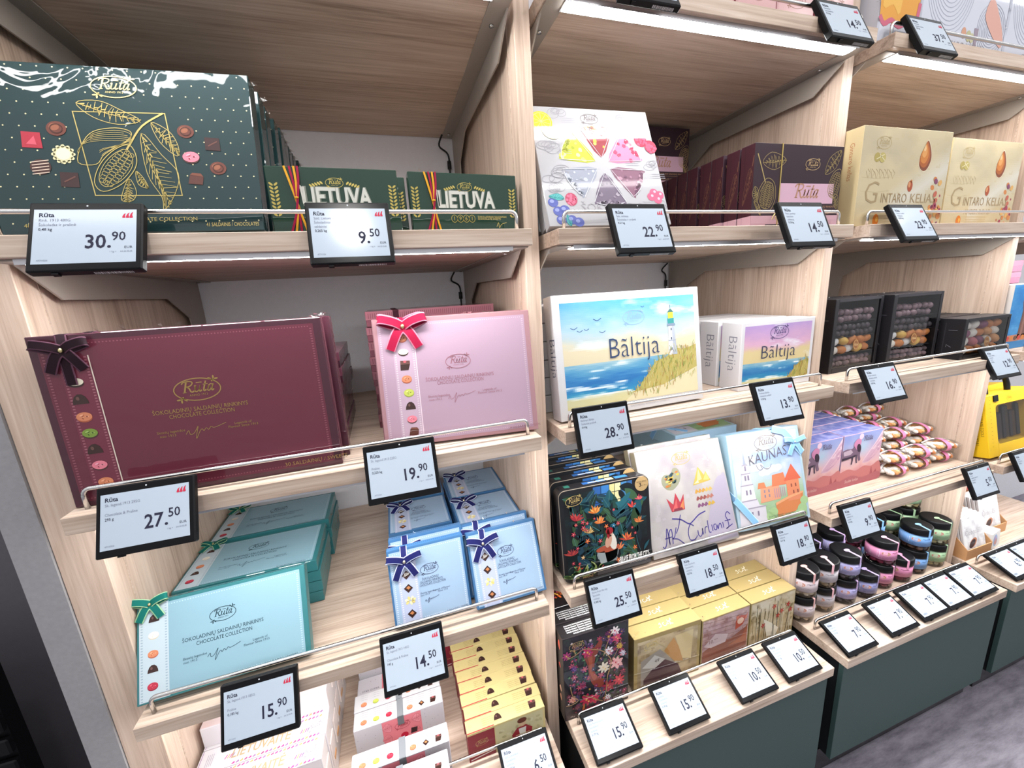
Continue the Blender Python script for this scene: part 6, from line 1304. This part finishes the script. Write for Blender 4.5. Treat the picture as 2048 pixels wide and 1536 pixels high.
def b_kraft():
    w, t, h = .20, .19, .13; k = 'kraft'; m = MB(); e = .004
    def wall(p): 
        n = len(p) // 2; m.mesh(p, [tuple(range(n))[::-1], tuple(range(n, 2 * n))] + [(i, (i + 1) % n, (i + 1) % n + n, i + n) for i in range(n)], k, 'ffffff')
    for x in (0, w - e): wall([(x, 0, 0), (x, t, 0), (x, t, h * 1.25), (x, t * .55, h * 1.2), (x, 0, h * .42)] + [(x + e, 0, 0), (x + e, t, 0), (x + e, t, h * 1.25), (x + e, t * .55, h * 1.2), (x + e, 0, h * .42)])
    m.box(0, w, t - e, t, 0, h * 1.25, k); m.box(e, w - e, e, t - e, .0, e, k); m.box(e, w - e, 0, e, 0, h * .40, k)
    return m.build('display_box')
BUILD['kraft'] = b_kraft
def b_bar():
    w, h, t = .165, .190, .014; m, a = carton(w, h, t, 'ecebec', 'print_gloss', {'+z': 'f6f6f6', '-x': 'd9d7da'}, .0025)
    def fn(U, V): n = noise2(U, V, 6, 7, 17); return mixc(np.zeros(U.shape + (3,)) + H('f0efef'), H('b9b6ba'), np.clip((n - .5) * 2.2, 0, 1))
    a.grid(.004, .004, w - .004, h - .004, 24, 26, fn, 1); a.text('Čiobreliai', .10 * w, .52 * h, size=.036, w=.7 * w, col='9a969c', L=2, shear=.25, bold=-.008); a.ell(.40 * w, .30 * h, .035, .018, 'b87a5c', 2, .5); a.ell(.36 * w, .285 * h, .03, .014, '3a2c30', 3, .5)
    for j in range(5): a.rect(.12 * w, (.10 + .03 * j) * h, .5 * w, (.106 + .03 * j) * h, 'a8a4aa', 2)
    return m.build('chocolate_bar')
BUILD['bar'] = b_bar
def b_red():
    w, h, t = .22, .10, .03; m, a = carton(w, h, t, 'b4182c', 'print_gloss', {'+z': 'c83244'}, .003)
    for k in range(5): a.line([(.03 + .04 * k, .01), (.05 + .04 * k, .092)], .003, 'e0808c', 1)
    return m.build('gift_pouch')
BUILD['red'] = b_red
def b_whitebox():
    w, h, t = .10, .085, .07; m, a = carton(w, h, t, 'f0eff0', 'print_matte', None, .001); a.ell(.4 * w, .5 * h, .026, .032, 'a9c4e8', 1); a.ell(.42 * w, .42 * h, .018, .018, 'd8a8a4', 2); a.ell(.36 * w, .66 * h, .012, .012, 'c8b4d8', 3)
    return m.build('sweet_carton')
BUILD['whitebox'] = b_whitebox
def b_pinkpack():
    w, h, t = .135, .115, .05; m, a = carton(w, h, t, 'dcaeb0', 'print_satin', {'-x': 'c47078', '+z': 'e8c0c0', '-z': 'd8a4a4'}, .0015)
    a.frect(.04, .05, .96, .95, 'e2b8b8', 1); a.logo(.5 * w, .6 * h, .5 * w, 'a87a6c', 2); a.line(smooth([(.1 * w, .3 * h), (.3 * w, .2 * h), (.5 * w, .3 * h), (.8 * w, .15 * h)], False, 3), .0025, 'b98a6c', 2)
    return m.build('gift_box')
BUILD['pinkpack'] = b_pinkpack
def b_bagbig(kind):
    def f():
        w, h, t = (.170, .42, .10) if kind == 'o' else (.43, .42, .10); m, a = carton(w, h, t, 'd3d6e2', 'print_gloss', {'-x': 'dfe1ea'}, .004); F = lambda ps: [(u * w, v * h) for u, v in ps]
        if kind == 'o':
            a.poly(smooth(F([(.0, .42), (.0, .17), (.12, .12), (.30, .15), (.5, .12), (.75, .16), (.92, .14), (.99, .30), (.96, .99), (.0, .99)]), False, 3), 'e8a02c', 1); a.poly(smooth(F([(.05, .5), (.05, .22), (.3, .24), (.5, .20), (.55, .6), (.4, .95)]), False, 3), 'f0b84a', 2)
            a.line(smooth(F([(.0, .16), (.12, .115), (.30, .145), (.5, .115), (.75, .155), (.92, .13), (.99, .28)]), False, 3), .014, 'd0607c', 3); a.fpoly([(.55, .9), (.62, .9), (.58, .45), (.54, .3)], 'd8823a', 3)
        else:
            for k in range(13): a.ring(.30 * w, .50 * h, .010 + .009 * k, .014 + .012 * k, .0022, 'a8acbc', 1, n=30)
            for k in range(9): a.ring(.82 * w, .21 * h, .010 + .008 * k, .010 + .008 * k, .0018, 'a8acbc', 2, n=26)
            a.ell(.50 * w, .155 * h, .012, .016, 'd29a7c', 3); a.ell(.56 * w, .14 * h, .013, .016, 'bdb88a', 3); a.ell(.60 * w, .13 * h, .011, .014, 'c8c29a', 4); a.fpoly([(.62, .2), (.67, .2), (.66, .08), (.63, .08)], '9a8a98', 3); a.text('GINTARO KELIAS', .24 * w, .055 * h, size=.022, w=.5 * w, col='b8b2b4', L=3)
            a.poly(smooth(F([(.78, .42), (.72, .30), (.80, .20), (.95, .10), (.98, .16), (.90, .30)]), True, 3), 'e0a898', 4)
        o = m.build('gift_bag'); crumple(o, [(.0, .002, .10), (.0, .004, .2), (.002, .0, .15), (.0, .002, .05)], .014, 71); return o
    return f
BUILD['bagorange'] = b_bagbig('o'); BUILD['bagspiral'] = b_bagbig('s')
# ================================================================== laying out the goods
rnd = random.Random(42)
J = lambda s: rnd.uniform(-s, s)
def ordn(k): return ORD[k]
# -- leftmost bay, upper shelf
for k in range(9):
    put('green', 'big dark green chocolate box with gold cocoa branch, frontmost of the leaning row' if k == 0 else '%s big dark green chocolate box from the front in the leaning row' % ordn(k), 'chocolate box',
        (.003 + (J(.004) if k else 0), .060 + .064 * k, .0086), -3.1 + (J(.8) if k else 0) + (1.2 if k else 0), 13.7, 'big dark green cocoa-branch boxes')
put('lietuva', 'green chocolate box with white folk lettering and cord, beside the big dark green box', 'chocolate box', (.447, .058, .0020), 1.3, 3.2, 'green folk-lettered boxes')
put('lietuva', 'green folk-lettered box just behind the one beside the big dark green box', 'chocolate box', (.466, .118, .0014), 0, 2.5, 'green folk-lettered boxes')
put('lietuva', 'green folk-lettered chocolate box next to the oak upright', 'chocolate box', (.733, .070, .0012), 2.5, 2, 'green folk-lettered boxes')
put('lietuva', 'green folk-lettered box behind the one next to the oak upright', 'chocolate box', (.742, .120, .0012), 1, 2, 'green folk-lettered boxes')
# -- leftmost bay, middle shelf
put('burg', 'large burgundy chocolate box with dark plum bow, front of two', 'chocolate box', (.004, .038, Z2 + .0015), .5, 1.5, 'large burgundy boxes')
put('burg', 'large burgundy chocolate box pressed behind the front burgundy one', 'chocolate box', (.016, .094, Z2 + .0015), .3, 1.5, 'large burgundy boxes')
for k in range(6): put('burg_flat', 'burgundy box lying flat behind the large burgundy pair, %s from the bottom' % ordn(k), 'chocolate box', (.038 + J(.006), .20 + J(.006), Z2 + .0008 + .0412 * k), J(1.), 0, 'flat burgundy boxes in a stack')
put('pink', 'pink chocolate box with crimson velvet bow, front of two', 'chocolate box', (.606, .083, Z2 + .0068), -6.1, 9.9, 'pink boxes with crimson bows')
put('pink', 'pink chocolate box leaning behind the front pink one', 'chocolate box', (.603, .137, Z2 + .0068), -6.1, 9.9, 'pink boxes with crimson bows')
BUILD['dustypink_top'] = b_plain(.375, .042, .30, '9a5f6a', '7c4350', '3a0f1e')
for k in range(8): put('dustypink_top' if k == 7 else 'dustypink_flat', 'dusty pink box with dark ribbon topping the stack behind the pink boxes' if k == 7 else 'dusty pink box lying flat behind the pink boxes, %s from the bottom' % ordn(k), 'chocolate box', (.592 + J(.004), .285 + J(.004), Z2 + .0008 + .0432 * k), J(.7), 0, 'flat dusty pink boxes in a stack')
# -- leftmost bay, lower shelf
put('teal', 'teal chocolate box with emerald bow leaning at the shelf front', 'chocolate box', (-.008, .042, Z3 + .0160), 1.9, 26.2, 'teal boxes with emerald bows')
for r_, (x, y) in enumerate(((-.004, .262), (.0, .500))):
    for k in range(4): put('teal' if k == 3 else 'teal0', 'teal chocolate box lying face up in the %s teal stack, %s' % (('nearer', 'farther')[r_], ('bottom one', 'second from the bottom', 'second from the top', 'topmost')[k]), 'chocolate box', (x + J(.003), y + J(.003), Z3 + .0368 * (k + 1) + .001), J(.6) + .6, 90, 'teal boxes with emerald bows')
put('blue', 'blue chocolate box with navy bow at the shelf front, left one', 'chocolate box', (.568, .060, Z3 + .0090), .6, 16.9, 'blue boxes with navy bows')
put('blue', 'blue box with navy bow behind the left front blue one', 'chocolate box', (.574, .112, Z3 + .0090), .6, 16.9, 'blue boxes with navy bows')
put('blue', 'blue chocolate box with navy bow at the shelf front, right one', 'chocolate box', (.795, .041, Z3 + .0122), .8, 23.4, 'blue boxes with navy bows')
put('blue', 'blue box with navy bow behind the right front blue one', 'chocolate box', (.788, .094, Z3 + .0122), .8, 23.4, 'blue boxes with navy bows')
PL = {4: ('bottom one', 'second from the bottom', 'second from the top', 'topmost'), 5: ('bottom one', 'second from the bottom', 'middle one', 'second from the top', 'topmost')}
for nm, x, y, n in (('left nearer', .566, .350, 4), ('left farther', .570, .575, 4), ('right nearer', .794, .232, 5), ('right farther', .795, .455, 5)):
    for k in range(n): put('blue' if k == n - 1 else 'blue0', 'blue box lying face up in the %s blue stack, %s' % (nm, PL[n][k]), 'chocolate box', (x + J(.002), y + J(.002), Z3 + .0308 * (k + 1) + .001), J(.6), 90, 'blue boxes with navy bows')
# -- leftmost bay, counter
for k in range(6): put('lietuvaite', 'white carton with gold capitals standing on the leftmost counter, %s from the front' % ordn(k), 'carton', (.002 + J(.002), .052 + .0685 * k, Z4 + .0006), 0, 0, 'white cartons with gold capitals')
put('lietuvaite', 'white carton with feather picture lying face up on the gold-capital cartons', 'carton', (.004, .196, Z4 + .2050 + .0672), 0, 90, 'white cartons with gold capitals')
for k, y in enumerate((-.036, .041, .168, .229)): put('truffle', 'white sweet carton with fruit pictures and grey band, %s from the front' % ordn(k), 'carton', ((.384, .394, .392, .390)[k], y, Z4 + .0006), 0, 0, 'white fruit-picture cartons')
put('truffle_low', 'white dotted carton lying flat between the white fruit-picture cartons', 'carton', (.386, .290, Z4 + .0006), 0, 0, 'white fruit-picture cartons')
for k, y in enumerate((.412, .474, .536)): put('truffle', 'white fruit-picture carton behind the flat dotted one, %s of three' % ordn(k), 'carton', (.390 + J(.003), y, Z4 + .0006), 0, 0, 'white fruit-picture cartons')
for k in range(8): put('yellow', 'yellow and maroon chocolate carton with fox-red figure, frontmost of its row' if 0 else ('yellow and maroon sweet carton, frontmost of its row' if k == 0 else 'yellow and maroon sweet carton, %s from the front of its row' % ordn(k)), 'carton', (.729 + J(.003), .041 + .0438 * k, Z4 + .0006), J(.4), 0, 'yellow and maroon cartons')
put('yellow', 'yellow and maroon sweet carton shifted left at the back of its row', 'carton', (.700, .398, Z4 + .0006), 0, 0, 'yellow and maroon cartons')
# -- second bay, upper shelf
for k in range(3): put('fruit', ('white chocolate box with lemon, berries and wedge windows, front of three', 'white fruit-printed box, second behind the lemon and berry front', 'white fruit-printed box, third behind the lemon and berry front')[k], 'chocolate box', (1.0705 - .004 * (k == 0), .050 + .040 * k, .0115), -2.6, 22.0, 'white fruit-printed boxes')
for k in range(8): put('brown', 'dark brown gift box with gold pods and ribbon, frontmost of its row' if k == 0 else 'dark brown gift box with gold pods, %s from the front of its row' % ordn(k), 'gift box', (1.722 + J(.004), .062 + .0552 * k, .0006), -1.2 + J(.4), 0, 'dark brown gift boxes')
put('brown', 'dark brown gift box at the back, carrying another one', 'gift box', (1.592, .585, .0006), 0, 0, 'dark brown gift boxes')
put('brown', 'dark brown gift box on top of another at the back in shadow', 'gift box', (1.592, .585, .2372), 0, 0, 'dark brown gift boxes')
# -- second bay, middle shelf
put('balt', 'large white chocolate box with lighthouse seaside painting', 'chocolate box', (1.086, .062, Z2 + .0070), 1.5, 7.2, 'white seaside boxes')
def b_whiteflat():
    m = MB(); m.box(0, .500, 0, .33, 0, .0535, 'print_satin', 'dedbdc', ch=.0016)
    m.box(-.0006, .5006, .03, .045, -.0002, .0541, 'print_satin', '2a2a2e'); return m.build('chocolate_box')
BUILD['whiteflat'] = b_whiteflat
for k in range(6): put('whiteflat', 'white box lying flat behind the lighthouse box, %s from the bottom' % ordn(k), 'chocolate box', (1.074 + J(.002), .185 + J(.003), Z2 + .0012 + .0560 * k), 0, 0, 'white boxes in a flat stack')
for k in range(4): put('balts', ('small white chocolate box with pink sunset seaside painting, front of its row', 'small white seaside box, second in its row', 'small white seaside box, third in its row', 'small white seaside box, last of its row')[k], 'chocolate box', ((1.757, 1.752, 1.756, 1.758)[k], .097 + .094 * k, Z2 + .0006), -1.6 if k == 0 else 0, 0, 'small white seaside boxes')
# -- second bay, lower shelf
for k in range(5): put('tin', 'black tin with jungle garden picture and woman in white, frontmost' if k == 0 else 'black jungle-picture tin, %s behind the front one' % ordn(k - 1), 'tin', (1.072 - .001 * k, .048 + .062 * k, Z3 + .0058), -2. if k == 0 else -1, 6.2, 'black jungle-picture tins')
for k in range(2): put('ciur', ('pale box with crown, waves and purple signature, front one', 'pale signature box right behind the front signature box')[k], 'chocolate box', (1.389, .038 + .040 * k, Z3 + .0110), -1.5, 20.4, 'pale signature boxes')
put('kaunas', 'light blue castle-and-tower box with blue ribbon, leaning at the front', 'chocolate box', (1.750, .046, Z3 + .0155), -4.6, 15.1, 'light blue castle boxes')
for k in range(5): put('kaunas0' if k < 4 else 'kaunas', 'light blue castle box lying face up behind the front one, %s from the bottom' % ordn(k), 'chocolate box', (1.70 + J(.004), .320 + J(.004), Z3 + .0590 * (k + 1) + .001), 0, 90, 'light blue castle boxes')
# -- second bay, counter
for k in range(2): put('flower', ('dark carton with fox among pink flowers, front one', 'dark flowery carton right behind the front one')[k], 'carton', (1.0572, .050 + .0615 * k, Z4 + .0006), -.9, 0, 'dark flowery cartons')
def b_flower_tall():
    w, t, h = .242, .20, .332; m = MB(); m.box(0, w, 0, t, 0, h, 'print_gloss', '1d191c', ch=.001); a = Art(m, (0, 0, h), (1, 0, 0), (0, 1, 0), w, t, 'print_gloss'); r = random.Random(5)
    for k in range(60): petals(a, r.uniform(.025, .217), r.uniform(.025, .175), r.uniform(.008, .02), r.choice(['d83a3a', 'e8743a', 'c2224c', 'e8a04c', '8c1c3c', 'e05a7a']), 'f0c05a', 1 + k % 4, 6, k)
    a.line(smooth([(.01, .16), (.06, .10), (.12, .09), (.2, .03)], False, 4), .003, 'a8845c', 6); return m.build('sweet_carton')
BUILD['flower_tall'] = b_flower_tall
put('flower_tall', 'black carton with red and orange flowers on its lid, behind the flowery cartons', 'carton', (1.0572, .178, Z4 + .0006), 0, 0, 'dark flowery cartons')
GL = {'A': 'left', 'B': 'middle', 'C': 'right'}; GP = {'A': 'brown papery picture', 'B': 'dusky pink hare picture', 'C': 'birch grove picture'}
for c, x, p in (('A', 1.328, .0600), ('B', 1.619, .0650), ('C', 1.849, .0650)):
    for k in range(3): put('gold' + c, ('gold-topped carton with %s, front of the %s column' % (GP[c], GL[c])) if k == 0 else 'gold-topped carton, %s in the %s gold-topped column' % (('', 'second', 'third')[k], GL[c]), 'carton', (x, .056 + p * k, Z4 + .0006), -1.6 if c == 'A' else 0, 0, 'gold-topped cartons')
# -- third bay, upper shelf
for k in range(2): put('amber', ('amber-coloured box with orange drop, beside the oak upright', 'amber-coloured box with orange drop, at the right edge')[k], 'chocolate box', ((2.131, 2.630)[k], (.044, .075)[k], .0006), (-.5, 0)[k], 0, 'amber-coloured boxes')
# -- third bay, middle shelf
for k in range(2):
    for j in range(2): put('bwin', 'tall black window box of dragees, %s of the %s pair' % (('left', 'right')[k], ('front', 'back')[j]), 'dragee box', ((2.222, 2.520)[k] + .012 * j, (.128, .118)[k] + .092 * j, Z2 + .0006), (2.6, -1.8)[k] * (1 - j), 0, 'tall black window boxes')
for k in range(3): put('bwins', ('small black window box of dragees, front of its row', 'small black window box, second in its row', 'small black window box, last in its row')[k], 'dragee box', (2.838 - .002 * k, .048 + .090 * k, Z2 + .0006), -.6 if k == 0 else 0, 0, 'small black window boxes')
# -- third bay, lower shelf
for i, x in enumerate((2.1465, 2.388)):
    for k in range(5): put('horse', 'lilac carton with horse in pink hills, %s column, %s from the front' % (('left', 'right')[i], ordn(k)), 'carton', (x + (J(.002) if k else 0), .146 + .0662 * k, Z3 + .0006), 0, 0, 'lilac horse cartons')
n = 0
for j, (y, nl) in enumerate(((.150, 2), (.250, 3), (.352, 3), (.462, 4))):
    for i, x in enumerate((2.735, 2.900, 3.062)):
        if j == 0 and i == 2: y_ = .155
        else: y_ = y
        for l in range(nl):
            row = ('front', 'second', 'third', 'back')[j]; col = ('left', 'middle', 'right')[i]
            lay = {2: ('lower', 'upper'), 3: ('lowest', 'middle', 'topmost'), 4: ('lowest', 'second-lowest', 'second-highest', 'topmost')}[nl][l]
            if j > 1 and l < 2 and i == 1: pass
            put('bag', 'clear almond bag with pink band, %s in the %s pile of the %s row' % (lay, col, row), 'bag', (x + J(.006), y_ + J(.008), Z3 + .0008 + .0525 * l), 0, 0, 'almond bags with pink bands', rot=(0, 0, R(J(11) - 6)))
# -- third bay, counter: jars
def jarstack(kinds, x, y, what):
    for l, kd in enumerate(kinds):
        put(kd, what[l] if isinstance(what, (list, tuple)) else what % (('lower', 'upper', 'topmost')[l]), 'jar', (x, y, Z4 + .0006 + .1190 * l), 0, 0, 'jars of dragees with paper labels', rot=(0, 0, R(J(16) - 8)))
jarstack(['j_cream'] * 2, 2.185, .112, '%s jar with cream label, nearest the gold-topped cartons')
jarstack(['j_grey'] * 2, 2.315, .122, '%s jar with grey label and pale almonds, second front stack')
jarstack(['j_lilac'] * 2, 2.445, .118, '%s jar with lilac label, front stack in the middle')
jarstack(['j_lilacdeep'], 2.560, .108, ['single low jar with deep lilac label at the front'])
jarstack(['j_pink'] * 2, 2.688, .122, '%s jar with pink label in the front stack')
jarstack(['j_pink'], 2.812, .118, ['single pink-labelled jar before the blue stack'])
jarstack(['j_blue'] * 2, 2.936, .128, '%s jar with blue label in the front stack')
jarstack(['j_green'] * 2, 3.072, .128, '%s jar with green label in the front stack by the upright')
jarstack(['j_lilac'] * 2, 2.250, .250, '%s lilac jar in the leftmost back stack')
jarstack(['j_lilacdeep'] * 2, 2.395, .250, '%s deep lilac jar in the back stack behind the grey one')
jarstack(['j_lilac'] * 2, 2.545, .248, '%s lilac jar in the back stack left of the pink jars')
jarstack(['j_pink'] * 2, 2.690, .262, '%s pink-labelled jar in the back stack')
jarstack(['j_blue'] * 2, 2.830, .255, '%s blue-labelled jar in the back stack')
jarstack(['j_green'] * 2, 2.960, .262, '%s green-labelled jar in the back stack left of the upright')
jarstack(['j_green'] * 3, 3.086, .258, '%s green-labelled jar in the tall back stack by the upright')
# -- bay at the right edge
for k in range(7): put('pinkflat', 'pink gift box lying flat at the right edge, %s from the bottom' % ordn(k), 'gift box', (3.232, .24, Z2 + .0010 + .0548 * k), 0, 0, 'flat pink gift boxes')
put('bluepic', 'blue picture box with brown tower at the right edge', 'gift box', (3.216, .085, Z2 + .0006), 0, 0)
for k in range(2): put('case', ('yellow carry case with black handle and window, front one', 'yellow carry case right behind the front one')[k], 'carry case', (3.222 + .001 * k, .052 + .100 * k, Z3 + .018), 0, 11.5, 'yellow carry cases')
for k in range(2):
    put('kraft', ('kraft cardboard display box beside the oak upright', 'kraft cardboard display box at the right edge')[k], 'display box', ((3.226, 3.520)[k], (.060, .130)[k], Z4 + .0006), 0, 0, 'kraft display boxes')
    for q in range(5): put('bar', 'white wrapped chocolate bar in the %s kraft box, %s from the front' % (('left', 'right')[k], ordn(q)), 'chocolate bar', ((3.243, 3.537)[k], (.066, .136)[k] + .0165 * q, Z4 + .0125), 0, 14, 'white wrapped chocolate bars')
put('whitebox', 'small white carton with blue picture beside the kraft box', 'carton', (3.438, .062, Z4 + .0006), 8, 4)
def b_redtall():
    w, h, t = .24, .31, .04; m, a = carton(w, h, t, 'b4182c', 'print_gloss', {'+z': 'c83244'}, .004)
    for k in range(6): a.line([(.02 + .04 * k, .19), (.045 + .04 * k, .30)], .003, 'e0808c', 1)
    return m.build('gift_pouch')
BUILD['redtall'] = b_redtall
put('redtall', 'red striped gift pouch behind the white bars at the right edge', 'gift pouch', (3.74, .345, Z4 + .0006), 6, 4)
# -- top shelves
for k in range(5): put('pinkpack', 'small pink gift pack on the top shelf, %s from the left' % ordn(k), 'gift box', (1.335 + .142 * k, .055 + J(.004), ZT + .0006), J(3), 0, 'small pink gift packs')
put('bagorange', 'orange and white gift bag on the top shelf beside the spiral bag', 'gift bag', (2.146, .050, ZT + .0006), 0, 0, 'gift bags on the top shelf')
put('bagspiral', 'white gift bag with grey spirals on the top shelf, left one', 'gift bag', (2.324, .050, ZT + .0006), 0, 0, 'gift bags on the top shelf')
put('bagspiral', 'white gift bag with grey spirals on the top shelf, right one', 'gift bag', (2.762, .050, ZT + .0006), 0, 0, 'gift bags on the top shelf')
# -- dark rack left of the grey wall
r_ = empty('display_rack', (-.80, .32, FLOOR)); tag(r_, 'black slatted display rack in the dark at the lower left corner', 'rack')
m = MB(); m.box(-.40, .325, .0, .05, 0, 1.19, 'black_plastic', ch=.004); m.build('cabinet', r_)
for k in range(9):
    m = MB(); m.box(-.42, .332, -.02, -.002, .55 + .072 * k, .60 + .072 * k, 'black_plastic', ch=.004); m.build('slat', r_)
